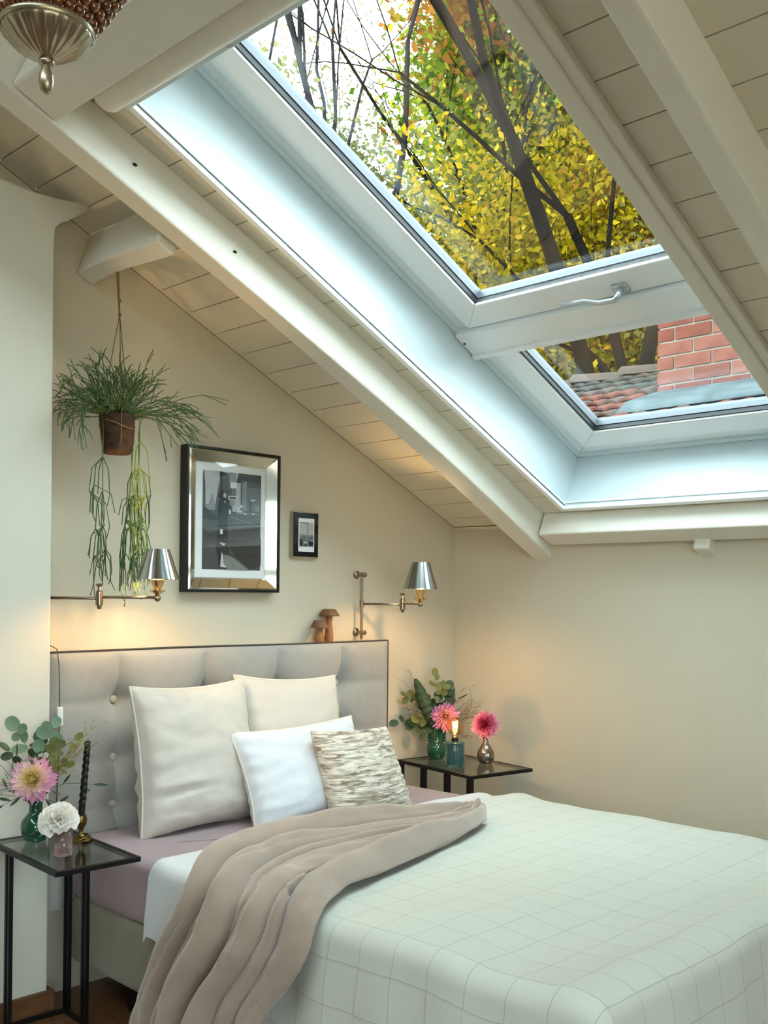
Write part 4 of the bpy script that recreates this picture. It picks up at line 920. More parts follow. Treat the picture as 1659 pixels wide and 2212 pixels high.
for qi, ((du, dv), me, s_, n_, dd) in enumerate(spec):
    e_ = off(mth, du, dv, 726, dd); m_ = off(mth, du*0.45, dv*0.62-14, 726, dd*0.5)
    e_.y = min(e_.y, -0.142); m_.y = min(m_.y, -0.142)
    branch('foliage_sprig', ENM[id(me)]+' '+PH1[qi], [mth-UP*0.05, mth, m_, e_], me, s_, n_, rnd, G1)
twigs('twig_bundle', 'spray of yellowish dry twigs leaning over the black candle', mth, [off(mth, d0, d1, 726, rnd.uniform(-.05, .02)) for d0, d1 in ((125, -160), (118, -150), (132, -140), (112, -130), (128, -122), (105, -140), (90, -110), (122, -168))], rnd, M_twigg, 6)
twigs('twig_bundle', 'fine dark twigs poking out towards the pier side of the green vase', mth, [off(mth, d0, d1, 726, -0.02) for d0, d1 in ((-82, -85), (-90, -40), (-76, -30), (-88, -10), (-70, -95))], rnd, mat('dark_twig', (64, 50, 40), 0.8), 4)
dahlia('blush pink dahlia with yellow heart above the green vase', off(mth, 7, -55, 740, -0.06), TOCAM+Vector((0.1, 0, 0.1)), 0.066, M_dah1, mth-UP*0.03, rnd, 170, wid=0.16)
# pink tumbler and white carnation
tb = Vector((-2.200, -0.445, TL))
r = root('tumbler', 'small pink cut-glass tumbler at the table edge', 'glass', tb)
MB().lathe([(0.0245, 0.0), (0.0255, 0.003), (0.0255, 0.072), (0.0235, 0.072), (0.0232, 0.008), (0.0, 0.007)], tb, 40, flute=lambda a, i: 1+0.025*math.sin(a*10+i*1.5)).build('body', M_pinkgl, r, smooth=True)
def carnation(label, c, rad, stem_to, rnd):
    r = root('carnation', label, 'flower', c); V = []; Fq = []; n = 58; nrm = Vector((-0.35, -0.35, 0.87)).normalized(); ax = nrm.orthogonal().normalized(); ay = nrm.cross(ax)
    for i in range(n):
        f = (i+0.5)/n; th_ = R_(5+102*f); ph = i*2.39996; rd = ax*math.cos(ph)+ay*math.sin(ph); d = nrm*math.cos(th_)+rd*math.sin(th_); upn = nrm*math.sin(th_)-rd*math.cos(th_); sd_ = d.cross(upn).normalized()
        L = rad*(0.72+0.30*f)*rnd.uniform(0.9, 1.08); k = len(V); nu, nv = 8, 5; phs = rnd.uniform(0, 6)
        for b in range(nv+1):
            for a in range(nu+1):
                u = a/nu-0.5; v = b/nv; spread = 0.16+0.84*v**0.8
                p = Vector(c)-nrm*rad*0.25+d*L*(v*(1-0.18*abs(u*2)**2))+sd_*u*L*1.15*spread+upn*L*(0.10*v*v*math.sin(u*17+phs)+0.20*v*v*(0.4-abs(u))+rnd.uniform(-.012, .012))
                V.append(tuple(p))
        for b in range(nv):
            for a in range(nu): q = k+b*(nu+1)+a; Fq.append((q, q+1, q+nu+2, q+nu+1))
    m_ = leaf_mat('white_petal', [(250, 246, 240), (250, 246, 240)], 0.3)
    o = fast_mesh('petals', V, Fq, m_, r, np.zeros(len(V)), smooth=True); o['kind'] = 'stuff'
    MB().tube([Vector(c)-nrm*rad*0.3, Vector(c).lerp(Vector(stem_to), 0.5), stem_to], 0.0022, 6).build('stem', M_stem, r, smooth=True)
carnation('ruffled white carnation in the pink tumbler', Vector((-2.218, -0.447, 0.683)), 0.055, tb+UP*0.012, rnd)
# black twisted candle in a low brass holder
cb = Vector((-2.078, -0.325, TL))
r = root('candle_holder', 'low brass candle holder beside the pink tumbler', 'candle holder', cb)
MB().lathe([(0.034, 0.0), (0.035, 0.003), (0.028, 0.008), (0.014, 0.012), (0.008, 0.018), (0.006, 0.028), (0.010, 0.036), (0.0165, 0.048), (0.0175, 0.062), (0.015, 0.074), (0.013, 0.074)], cb, 24).build('base', M_brass, r, smooth=True, angle=50)
MB().tube([cb+Vector((0.03*math.cos(a), 0.03*math.sin(a), 0.008+0.004*math.sin(a*3))) for a in [i*0.35 for i in range(14)]], 0.003, 6).build('handle', M_brass, r, smooth=True)
c = root('candle', 'black twisted dinner candle in the brass holder', 'candle', cb+UP*0.068)
tw = MB(); ns, nk = 60, 24; tilt = Vector((0.012, -0.012, 0))
for i in range(ns+1):
    t = i/ns; z = 0.225*t; env = 1 if 0.16 < t < 0.97 else 0.15
    for k in range(nk):
        a = 2*math.pi*k/nk; rr_ = 0.0100*(1+0.16*env*math.sin(3*(a-t*22)))*(1-0.12*t)
        tw.v.append(cb+UP*(0.070+z)+tilt*t+Vector((rr_*math.cos(a), rr_*math.sin(a), 0)))
for i in range(ns):
    for k in range(nk): tw.f.append((i*nk+k, i*nk+(k+1) % nk, (i+1)*nk+(k+1) % nk, (i+1)*nk+k)); tw.m.append(0)
tw.f += [tuple(range(nk))[::-1], tuple(ns*nk+k for k in range(nk))]; tw.m += [0, 0]
tw.build('wax', M_wax, c, smooth=True, angle=60)
MB().tube([cb+UP*0.294+tilt, cb+UP*0.303+tilt*1.05], 0.001, 5).build('wick', M_wax, c)

# ---- corner table
vb = Vector((-0.262, -0.135, TR_))
r = root('vase', 'dark green glass vase with bobbled neck on the corner table', 'vase', vb)
body = MB().lathe([(0.030, 0.0), (0.033, 0.003), (0.034, 0.008), (0.042, 0.020), (0.0455, 0.038), (0.043, 0.055), (0.034, 0.069), (0.029, 0.076), (0.0285, 0.10), (0.030, 0.126), (0.034, 0.134), (0.031, 0.134), (0.026, 0.12), (0.025, 0.08)], vb, 32)
bo = body.build('body', M_green, r, smooth=True)
for s_ in (-1, 1):
    for k in range(4): MB().ball(vb+RIGHT*s_*0.033+UP*(0.080+0.014*k), 0.0085, 10, 6).build('bobble', M_green, bo, smooth=True)
mth = vb+UP*0.128; G2 = 'stems in the bobbled green vase'
spec2 = [((-66, -70), ME_RO, 0.030, 9, 0.0), ((-84, -14), ME_RD, 0.030, 5, -0.02), ((-35, -62), ME_RD, 0.034, 8, 0.02), ((-4, -112), ME_RO, 0.030, 5, 0.03), ((22, -82), ME_RD, 0.036, 9, 0.04), ((26, -55), ME_RD, 0.032, 7, 0.0), ((-48, -8), ME_RD, 0.034, 7, -0.02), ((-38, -24), ME_RO, 0.032, 7, -0.03),
         ((12, -92), ME_RO, 0.03, 7, 0.02), ((46, -62), ME_LD, 0.06, 3, 0.02), ((-24, 6), ME_RD, 0.036, 4, -0.03), ((8, -40), ME_RD, 0.036, 6, -0.02)]
for qi, ((du, dv), me, s_, n_, dd) in enumerate(spec2):
    e_ = off(mth, du, dv, 492, dd); m_ = off(mth, du*0.5, dv*0.6-10, 492, dd*0.5); e_.y = min(e_.y, -0.03); m_.y = min(m_.y, -0.03)
    branch('foliage_sprig', ENM[id(me)]+' '+PH2[qi], [mth-UP*0.06, mth, m_, e_], me, s_*1.2, int(n_*1.4), rnd, G2, t0=0.3)
# one long ribbed leaf
lb = off(mth, -6, -8, 492, -0.03); le = off(mth, -48, -108, 492, 0.0)
r = root('ribbed_leaf', 'long ribbed dark green leaf standing up in the bobbled vase', 'foliage', lb)
ax_ = (le-lb); Lr = ax_.length; d_ = ax_.normalized(); sd_ = d_.cross(-DEEP).normalized()
def rl(u, v):
    wv = 0.027*math.sin(math.pi*min(1, 0.12+0.86*v))**0.55*(1+0.07*math.sin(v*44)); x = 2*u-1
    return lb+d_*Lr*v+sd_*x*wv-DEEP*(0.010*(1-x*x)+0.004*math.sin(v*44)+0.02*math.sin(v*3))
MB().grid(rl, 8, 48).build('blade', M_euc2, r, smooth=True, solid=0.001)
MB().tube([lb-UP*0.06, lb, lb+d_*Lr*0.97-DEEP*0.012], [0.002, 0.002, 0.0008], 6).build('midrib', M_euc3, r, smooth=True)
twigs('twig_bundle', 'fan of fine brown twigs rising on the headboard side of the bobbled vase', mth, [off(mth, a_, b_, 492, rnd.uniform(-.02, .02)) for a_, b_ in ((-88, -88), (-92, -60), (-84, -46), (-70, -100), (-58, -118), (-80, -30), (-64, -80), (-50, -62), (-46, -90))], rnd, M_twig, 7, 0.0011)
twigs('twig_bundle', 'wispy brown twigs reaching towards the knee wall behind the bulb', mth, [off(mth, a_, b_, 492, rnd.uniform(-.03, .01)) for a_, b_ in ((92, -58), (88, -42), (80, -66), (96, -50), (72, -34), (90, -24), (60, -90), (66, 18), (84, -10), (58, -72), (76, 30), (94, -34), (88, -30), (70, -20))], rnd, M_twig, 7, 0.0012)
dahlia('mauve pink dahlia leaning out of the bobbled green vase', off(mth, 16, -32, 500, -0.075), TOCAM+Vector((0.05, 0.05, 0.0)), 0.062, M_dah2, mth-UP*0.03, rnd, 150, wid=0.12)
# bud vase and dahlia
bv = Vector((-0.203, -0.362, TR_))
r = root('bud_vase', 'small ribbed mercury-silver bud vase at the table corner', 'vase', bv)
MB().lathe([(0.024, 0.0), (0.027, 0.002), (0.0345, 0.018), (0.0365, 0.032), (0.033, 0.050), (0.022, 0.070), (0.0125, 0.084), (0.010, 0.096), (0.0115, 0.110), (0.0095, 0.110), (0.008, 0.095)], bv, 60, flute=lambda a, i: 1+(0.055*abs(math.sin(a*7))-0.02 if 1 < i < 7 else 0)).build('body', M_merc, r, smooth=True)
dahlia('bright rose pink dahlia in the silver bud vase', bv+Vector((-0.006, -0.006, 0.166))+RIGHT*(-0.006), TOCAM+Vector((-0.15, 0.25, 0.0)), 0.062, M_dah3, bv+UP*0.09, rnd, 150, wid=0.12)
# table lamp: ribbed glass jar, black holder, globe filament bulb
lb = Vector((-0.372, -0.333, TR_))
r = root('table_lamp', 'small lamp with blue ribbed glass jar base and bare filament globe bulb', 'lamp', lb)
MB().lathe([(0.0385, 0.0), (0.040, 0.003), (0.040, 0.100), (0.037, 0.106), (0.018, 0.107), (0.016, 0.104), (0.034, 0.099), (0.0365, 0.094), (0.0365, 0.012), (0.0, 0.010)], lb, 72, flute=lambda a, i: 1+(0.035*math.cos(a*12) if i in (0, 1, 2, 3) else 0)).build('jar', M_bluegl, r, smooth=True, angle=50)
hd_ = MB().lathe([(0.012, 0.075), (0.026, 0.094), (0.027, 0.098), (0.0255, 0.1005), (0.0145, 0.108), (0.0145, 0.121), (0.010, 0.122)], lb, 24); hd_.build('socket', M_wax, r, smooth=True, angle=40)
M_amber = glass_mat('amber_bulb_glass', (0.95, 0.82, 0.55), 0.13)
gl_ = MB().lathe([(0.012, 0.121), (0.0135, 0.128), (0.020, 0.136), (0.030, 0.148), (0.0355, 0.163), (0.0365, 0.172), (0.034, 0.186), (0.027, 0.198), (0.015, 0.2055), (0.0, 0.2075)], lb, 28); gl_.build('bulb', M_amber, r, smooth=True)
M_fil = mat('filament', (255, 220, 150), 0.5, emit=(255, 196, 110), estr=5.0)
fm = MB()
for k in range(6):
    a = 2*math.pi*k/6; x, y = 0.012*math.cos(a), 0.012*math.sin(a)
    fm.tube([lb+Vector((x*0.6, y*0.6, 0.142)), lb+Vector((x, y, 0.188))], 0.0013, 6)
fm.build('filament', M_fil, r, smooth=True)
MB().tube([lb+UP*0.122, lb+UP*0.19], 0.0022, 6).build('filament_post', M_amber, r)
l = bpy.data.lights.new('lamp_light', 'POINT'); l.energy = 2.4; l.color = (1.0, 0.66, 0.34); l.shadow_soft_size = 0.009
lo = bpy.data.objects.new('lamp_light', l); COL.objects.link(lo); lo.parent = r; lo.location = Vector((0, 0, 0.166))

# ================================================================ hanging plant
M_rhip = mat('rhipsalis_green', (74, 100, 56), 0.55, rgb2=(50, 78, 40), vscale=20); M_rhipy = mat('rhipsalis_young', (128, 146, 70), 0.55)
M_coir = mat('coir_root_ball', (74, 50, 30), 0.95, rgb2=(42, 28, 18), vscale=40, bump=0.8, bscale=60)
M_jute = mat('jute_string', (126, 98, 66), 0.9)
PX, PY = -1.888, -0.185
pl = root('hanging_plant', 'rhipsalis in a mossy root ball hung on string from the short purlin', 'plant', (PX, PY, 1.75))
def lump(a, i): return 1+0.05*math.sin(3*a+i)+0.04*math.sin(7*a+2*i)
MB().lathe([(0.018, 0.0), (0.040, 0.003), (0.047, 0.015), (0.049, 0.04), (0.053, 0.075), (0.056, 0.105), (0.056, 0.122), (0.048, 0.130), (0.02, 0.132)], (PX, PY, 1.752), 30, flute=lump).build('root_ball', M_coir, pl, smooth=True)
st = MB(); kn = Vector((PX+0.004, PY, 2.205)); tp = Vector((PX-0.004, PY+0.002, 2.342))
st.tube([kn, tp+Vector((0.003, 0, 0))], 0.0022, 6); st.tube([kn+Vector((0, 0.002, 0)), tp+Vector((-0.004, 0, 0))], 0.0022, 6); st.ball(kn, 0.006, 8, 6); st.ball(kn+UP*0.045, 0.005, 8, 5)
for a in (0.3, 2.4, 4.4):
    e_ = Vector((PX+0.055*math.cos(a), PY+0.055*math.sin(a), 1.872)); st.tube([kn, kn.lerp(e_, 0.5), e_, Vector((PX+0.05*math.cos(a), PY+0.05*math.sin(a), 1.79)), Vector((PX, PY, 1.751))], 0.0016, 5)
st.tube([Vector((PX+0.056*math.cos(a), PY+0.056*math.sin(a), 1.845+0.012*math.sin(2*a+1))) for a in [2*math.pi*i/16 for i in range(17)]], 0.0018, 5)
st.build('string', M_jute, pl, smooth=True)
rn = random.Random(5)
def jit(s): return Vector((rn.uniform(-s, s), rn.uniform(-s, s), rn.uniform(-s, s)))
def clampw(p):
    if p.y > -0.012: p.y = -0.012
    if p.x < -2.068: p.x = -2.068+rn.uniform(0, 0.015)
    return p
def forked(mb, p, d, L, r0, depth, droop):
    """jointed stem: straight segments that fork at nodes"""
    q = p+d*L; q = clampw(q); mid = p.lerp(q, 0.5)+jit(0.004)+UP*0.004
    mb.tube([p, mid, q], [r0, r0*0.95, r0*0.9], 4, cap=False)
    if depth <= 0: return
    for k in range(2 if depth > 1 else rn.choice((2, 2, 3))):
        nd = (d+jit(0.55)+Vector((0, 0, -droop))).normalized(); forked(mb, q, nd, L*rn.uniform(0.5, 0.85), r0*0.85, depth-1, droop)
up = MB()
for i in range(120):
    a = rn.uniform(0, 2*math.pi); el = rn.uniform(0.05, 1.45)**0.9; rr_ = rn.uniform(0, 0.045)
    p = Vector((PX+rr_*math.cos(a), PY+rr_*math.sin(a), 1.875)); d = Vector((math.cos(a)*math.cos(el), math.sin(a)*math.cos(el)*0.75, math.sin(el))).normalized()
    L = rn.uniform(0.06, 0.105)*(1.0 if el > 0.8 else 1.1)
    forked(up, p, d, L, 0.0019, rn.choice((1, 1, 2)), 0.05 if el > 0.7 else 0.22)
o = up.build('stems', M_rhip, pl, smooth=True); o['kind'] = 'stuff'
for (dx, dy, dirx, n_) in ((0.02, -0.02, 1.0, 16), (-0.03, -0.01, -1.0, 10)):
    sidem = MB()
    for i in range(n_):
        d = Vector((dirx*rn.uniform(0.6, 1.0), rn.uniform(-0.5, 0.1), rn.uniform(-0.1, 0.45))).normalized(); p = Vector((PX+dx, PY+dy, 1.88))
        forked(sidem, p, d, rn.uniform(0.10, 0.14), 0.0019, 2, 0.35)
    o = sidem.build('side_stems', M_rhip, pl, smooth=True); o['kind'] = 'stuff'
def trailing(x, y, z0, z1, wd, material):
    mb = MB(); p = Vector((x, y, z0)); top = Vector((PX+(x-PX)*0.8, PY+(y-PY)*0.8, 1.885))
    arc = [top, Vector((PX+(x-PX)*1.3, PY+(y-PY)*1.3, 1.90)), Vector((x, y, 1.86)), p]
    mb.tube([cr(arc, i/8) for i in range(9)], 0.0019, 5, cap=False)
    z = z0; heads = [p]
    while z > z1:
        seg = rn.uniform(0.075, 0.105); nh = []
        for h in heads[:3]:
            for k in range(rn.choice((3, 4))):
                a = rn.uniform(0, 2*math.pi); s_ = wd*rn.uniform(0.5, 1.0)
                q = clampw(Vector((x+s_*math.cos(a), y+s_*math.sin(a)*0.8, h.z-seg*rn.uniform(0.85, 1.2))))
                m1 = h.lerp(q, 0.45)+Vector(((q.x-h.x)*0.35, (q.y-h.y)*0.35, 0.012)); mb.tube([h, m1, q], 0.0016, 4, cap=False); nh.append(q)
                if rn.random() < 0.5: mb.tube([q, q+Vector((rn.uniform(-.015, .015), rn.uniform(-.01, .01), -rn.uniform(0.02, 0.045)))], 0.0014, 4)
        c_ = Vector((x+rn.uniform(-.012, .012), y+rn.uniform(-.01, .01), z-seg*1.05)); mb.tube([heads[0], c_], 0.0017, 4, cap=False)
        heads = [c_]+rn.sample(nh, min(2, len(nh))); z -= seg
    mb.build('trailing_stem', material, pl, smooth=True)
trailing(-1.945, -0.195, 1.74, 1.42, 0.048, M_rhip); trailing(-1.842, -0.20, 1.70, 1.40, 0.046, M_rhip); trailing(-1.800, -0.175, 1.72, 1.44, 0.050, M_rhip); trailing(-1.822, -0.215, 1.80, 1.43, 0.036, M_rhipy)

# ================================================================ chandelier
M_sil = mat('fluted_silver', (176, 164, 142), 0.3, metal=0.9, var=0.15, vscale=30)
M_bead = mat('copper_beads', (116, 66, 32), 0.12, metal=0.35, coat=0.8, var=0.35, vscale=60, spec=0.8)
CX, CY = -2.770, -1.412
ch = root('chandelier', 'beaded basket chandelier with fluted silver base and finial', 'chandelier', (CX, CY, 2.19))
MB().lathe([(0.016, 0.062), (0.030, 0.068), (0.055, 0.082), (0.074, 0.102), (0.078, 0.108), (0.078, 0.114), (0.072, 0.116)], (CX, CY, 2.188), 96, flute=lambda a, i: 1+(0.04*math.cos(a*24) if 0 < i < 4 else 0)).build('dish', M_sil, ch, smooth=True)
MB().lathe([(0.079, 0.108), (0.082, 0.112), (0.082, 0.118), (0.078, 0.121)], (CX, CY, 2.188), 48, cap=False).build('rim', M_sil, ch, smooth=True)
MB().lathe([(0.004, 0.0), (0.010, 0.006), (0.0135, 0.020), (0.0125, 0.034), (0.008, 0.048), (0.013, 0.051), (0.014, 0.056), (0.012, 0.062), (0.016, 0.064)], (CX, CY, 2.190), 24).build('finial', M_sil, ch, smooth=True, angle=50)
sb_ = MB(); nb = 13
for i in range(nb):
    t = i/(nb-1); rr_ = 0.078+0.120*t**0.9; sb_.ball((rr_, 0, 0.128+0.20*t), 0.0105, 10, 7)
first = None; NS = 24
for k in range(NS):
    Mz = Matrix.Translation((0, 0, -0.002)) @ Matrix.Rotation(2*math.pi*k/NS, 4, 'Z')
    if first is None: first = sb_.build('bead_strand', M_bead, ch, smooth=True, local=True); first.matrix_local = Mz
    else: share(first, ch, Mz)
up_ = MB()
for i in range(16):
    t = i/15; up_.ball((0.198*(1-t)**1.6+0.03, 0, 0.335+0.26*t), 0.0068, 6, 5)
f2 = None
for k in range(20):
    Mz = Matrix.Rotation(2*math.pi*k/20, 4, 'Z')
    if f2 is None: f2 = up_.build('upper_strand', M_bead, ch, smooth=True, local=True); f2.matrix_local = Mz
    else: share(f2, ch, Mz)
MB().lathe([(0.192, 0.326), (0.204, 0.326), (0.204, 0.340), (0.192, 0.340), (0.192, 0.326)], (CX, CY, 2.19), 48, cap=False).build('hoop', M_sil, ch, smooth=True, angle=40)
MB().tube([(CX, CY, 2.78), (CX, CY, ZK-CX*math.tan(TH)-0.004)], 0.006, 8).build('chain', M_sil, ch, smooth=True)
# ================================================================ outside: neighbour's roof, chimney, trees
M_tile = mat('weathered_tile', (88, 66, 59), 0.85, rgb2=(68, 62, 57), vscale=5, spec=0.05, bump=0.3, bscale=30); M_tile2 = mat('mossy_tile', (74, 71, 66), 0.9, rgb2=(53, 54, 48), vscale=6, spec=0.05, bump=0.3, bscale=30); M_tile3 = mat('red_tile', (105, 59, 47), 0.8, rgb2=(85, 52, 43), vscale=7, spec=0.05, bump=0.2, bscale=30)
M_brick = mat('red_brick', (97, 52, 43), 0.85, rgb2=(81, 44, 38), vscale=9, spec=0.05, bump=0.25, bscale=50); M_brick2 = mat('pale_brick', (109, 69, 59), 0.85, rgb2=(93, 54, 47), vscale=9, spec=0.05, bump=0.25, bscale=50)
M_mortar = mat('chimney_mortar', (121, 114, 106), 0.9, var=0.1, vscale=12)
M_lead = mat('zinc_flashing', (78, 88, 90), 0.6, metal=0.1, rgb2=(52, 62, 64), vscale=7, spec=0.05, bump=0.1, bscale=14)
RXR, RZR, RS = 1.98, 2.66, math.tan(R_(25))      # ridge x, z and pitch of the slope that faces the skylight
nr = root('neighbour_roof', 'weathered clay tile roof beyond the lower roof window', 'roof', (1.2, -0.3, 1.2))
MB().hexa([(0.45, -3.0, RZR-(RXR-0.45)*RS-0.12), (RXR, -3.0, RZR-0.12), (RXR, 3.6, RZR-0.12), (0.45, 3.6, RZR-(RXR-0.45)*RS-0.12), (0.45, -3.0, RZR-(RXR-0.45)*RS-0.02), (RXR, -3.0, RZR-0.02), (RXR, 3.6, RZR-0.02), (0.45, 3.6, RZR-(RXR-0.45)*RS-0.02)]).build('roof_deck', M_roofcore, nr)
MB().hexa([(RXR, -3.0, RZR-0.12), (RXR+1.6, -3.0, RZR-0.9), (RXR+1.6, 3.6, RZR-0.9), (RXR, 3.6, RZR-0.12), (RXR, -3.0, RZR-0.02), (RXR+1.6, -3.0, RZR-0.78), (RXR+1.6, 3.6, RZR-0.78), (RXR, 3.6, RZR-0.02)]).build('rear_slope', M_tile2, nr)
def tile_mesh(Lt, wt, rh):
    mb = MB(); n = 6
    for j, x in enumerate((0.0, Lt)):
        rr_ = 1.0 if j == 0 else 0.82
        for i in range(n+1):
            a = math.pi*i/n; mb.v.append(Vector((x, -wt/2*rr_*math.cos(a), rh*rr_*math.sin(a)+0.02-(0.02*j))))
        for i in range(n+1):
            a = math.pi*i/n; mb.v.append(Vector((x, -(wt/2-0.012)*rr_*math.cos(a), (rh-0.014)*rr_*math.sin(a)+0.02-(0.02*j))))
    k = n+1
    for i in range(n):
        mb.f.append((i, i+1, 2*k+i+1, 2*k+i)); mb.f.append((k+i, i, i+1, k+i+1)[::-1]); mb.m += [0, 0]
    return mb
rt = random.Random(8); Lt = 0.19; row_p = 0.145; protos = []
cR = math.cos(math.atan(RS)); sR = math.sin(math.atan(RS))
for m_ in (M_tile, M_tile2, M_tile3):
    o = tile_mesh(Lt, 0.125, 0.038).build('roof_tile', m_, nr, local=True, smooth=True, angle=50); protos.append(o); 
used = [0, 0, 0]
for ri in range(9):
    s0 = 1.66-row_p*(ri+1)       # distance up slope from eave
    for ci in range(26):
        y = 1.95-0.115*ci+rt.uniform(-.01, .01); x = RXR-(1.66-s0)*cR+rt.uniform(-.008, .008); z = RZR-(RXR-x)*RS+0.0
        if y < -0.16 and y > -1.14 and x > 1.0: continue
        k = rt.choice((0, 1, 1)) if ri < 6 else rt.choice((0, 2, 2, 1))
        if y < 0.35 and ri >= 3: k = rt.choice((2, 2, 0))
        Mx = Matrix.Translation(Vector((x, y, z))-Vector((1.2, -0.3, 1.2))) @ Matrix.Rotation(-math.atan(RS)+rt.uniform(-.03, .03), 4, 'Y') @ Matrix.Rotation(rt.uniform(-.04, .04), 4, 'Z')
        if used[k] == 0: protos[k].matrix_local = Mx; used[k] = 1
        else: share(protos[k], nr, Mx)
rd = None
for ci in range(12):
    y = 2.8-0.36*ci; Mx = Matrix.Translation(Vector((RXR-0.02, y, RZR-0.01+rt.uniform(-.008, .008)))-Vector((1.2, -0.3, 1.2))) @ Matrix.Rotation(R_(-90)+rt.uniform(-.04, .04), 4, 'Z')
    if y < 0.0: break
    if rd is None: rd = tile_mesh(0.38, 0.2, 0.07).build('ridge_tile', M_tile, nr, local=True, smooth=True, angle=50); rd.matrix_local = Mx
    else: share(rd, nr, Mx)
# chimney
cx0, cx1, cy0, cy1, cz0, cz1 = 1.45, 1.95, -1.08, -0.225, 2.05, 3.72
cm = root('chimney', 'red brick chimney with zinc flashing rising from the tiled roof', 'chimney', ((cx0+cx1)/2, (cy0+cy1)/2, cz0))
MB().box((cx0+0.008, cy0+0.008, cz0), (cx1-0.008, cy1-0.008, cz1)).build('mortar_core', M_mortar, cm)
bl, bh, bd_ = 0.205, 0.066, 0.05; pb = {}
def brick(kind, lx, ly, c_):
    key = (kind, round(lx, 3), round(ly, 3))
    if key not in pb:
        o = MB().box((-lx/2, -ly/2, -bh/2), (lx/2, ly/2, bh/2)).build('brick', (M_brick, M_brick2)[kind], cm, local=True, bevel=0.004, bseg=1); o.location = c_-ORG[cm.name]; pb[key] = o
    else: share(pb[key], cm, Matrix.Translation(c_-ORG[cm.name]))
nco = 0; z = 2.36
while z < cz1-0.02:
    odd = nco % 2
    y = cy1
    first_ = True
    while y > cy0+0.03:
        L = (bl/2-0.006 if (odd and first_) else bl); L = min(L, y-cy0); first_ = False
        brick(rt.choice((0, 0, 1)), bd_, L, Vector((cx0+bd_/2+rt.uniform(-.003, .002), y-L/2, z))); y -= L+0.012
    x = cx0+bd_+0.012
    while x < cx1-0.04:
        L = min(bl if not odd else bl*0.8, cx1-x); brick(rt.choice((0, 0, 1)), L, bd_, Vector((x+L/2, cy1-bd_/2+rt.uniform(-.002, .003), z))); x += L+0.012
    z += bh+0.012; nco += 1
MB().box((cx0-0.05, cy0-0.05, cz1), (cx1+0.05, cy1+0.05, cz1+0.08)).build('cap', M_mortar, cm, bevel=0.01)
fz = lambda x: RZR-(RXR-x)*RS
fl_ = MB(); fl_.hexa([(1.08, cy0-0.08, fz(1.08)+0.035), (cx0+0.004, cy0-0.08, fz(cx0)+0.0), (cx0+0.004, cy1+0.05, fz(cx0)+0.0), (1.08, cy1+0.05, fz(1.08)+0.035), (1.08, cy0-0.08, fz(1.08)+0.045), (cx0-0.004, cy0-0.08, fz(cx0)+0.03), (cx0-0.004, cy1+0.02, fz(cx0)+0.03), (1.16, cy1+0.02, fz(1.16)+0.075)])
fl_.build('flashing_apron', M_lead, cm, bevel=0.006); MB().box((cx0-0.014, cy0-0.014, fz(cx0)-0.1), (cx0+0.0, cy1+0.012, fz(cx0)+0.03)).build('flashing_upstand', M_lead, cm, bevel=0.004)

# ---------------------------------------------------------------- trees
M_bark = mat('dark_bark', (24, 20, 18), 0.95, spec=0.0, rgb2=(12, 11, 10), vscale=6, stretch=(1, 1, 0.3)); M_barkg = mat('grey_bark', (44, 42, 46), 0.95, spec=0.0, rgb2=(30, 29, 32), vscale=5)
LV = {'gold': leaf_mat('leaf_gold', [(70, 74, 14), (112, 108, 18), (150, 132, 24), (172, 150, 40), (150, 92, 28)], 0.5), 'green': leaf_mat('leaf_green', [(44, 66, 14), (78, 104, 20), (118, 138, 28), (156, 160, 44), (150, 124, 36)], 0.5),
      'rust': leaf_mat('leaf_rust', [(84, 74, 22), (130, 104, 30), (148, 100, 34), (134, 78, 30), (110, 104, 30)], 0.5), 'sparse': leaf_mat('leaf_sparse', [(104, 98, 56), (126, 104, 70), (134, 124, 76), (118, 122, 70)], 0.5),
      'mist': leaf_mat('leaf_mist', [(74, 84, 52), (104, 110, 66), (128, 126, 74), (120, 100, 60)], 0.5)}
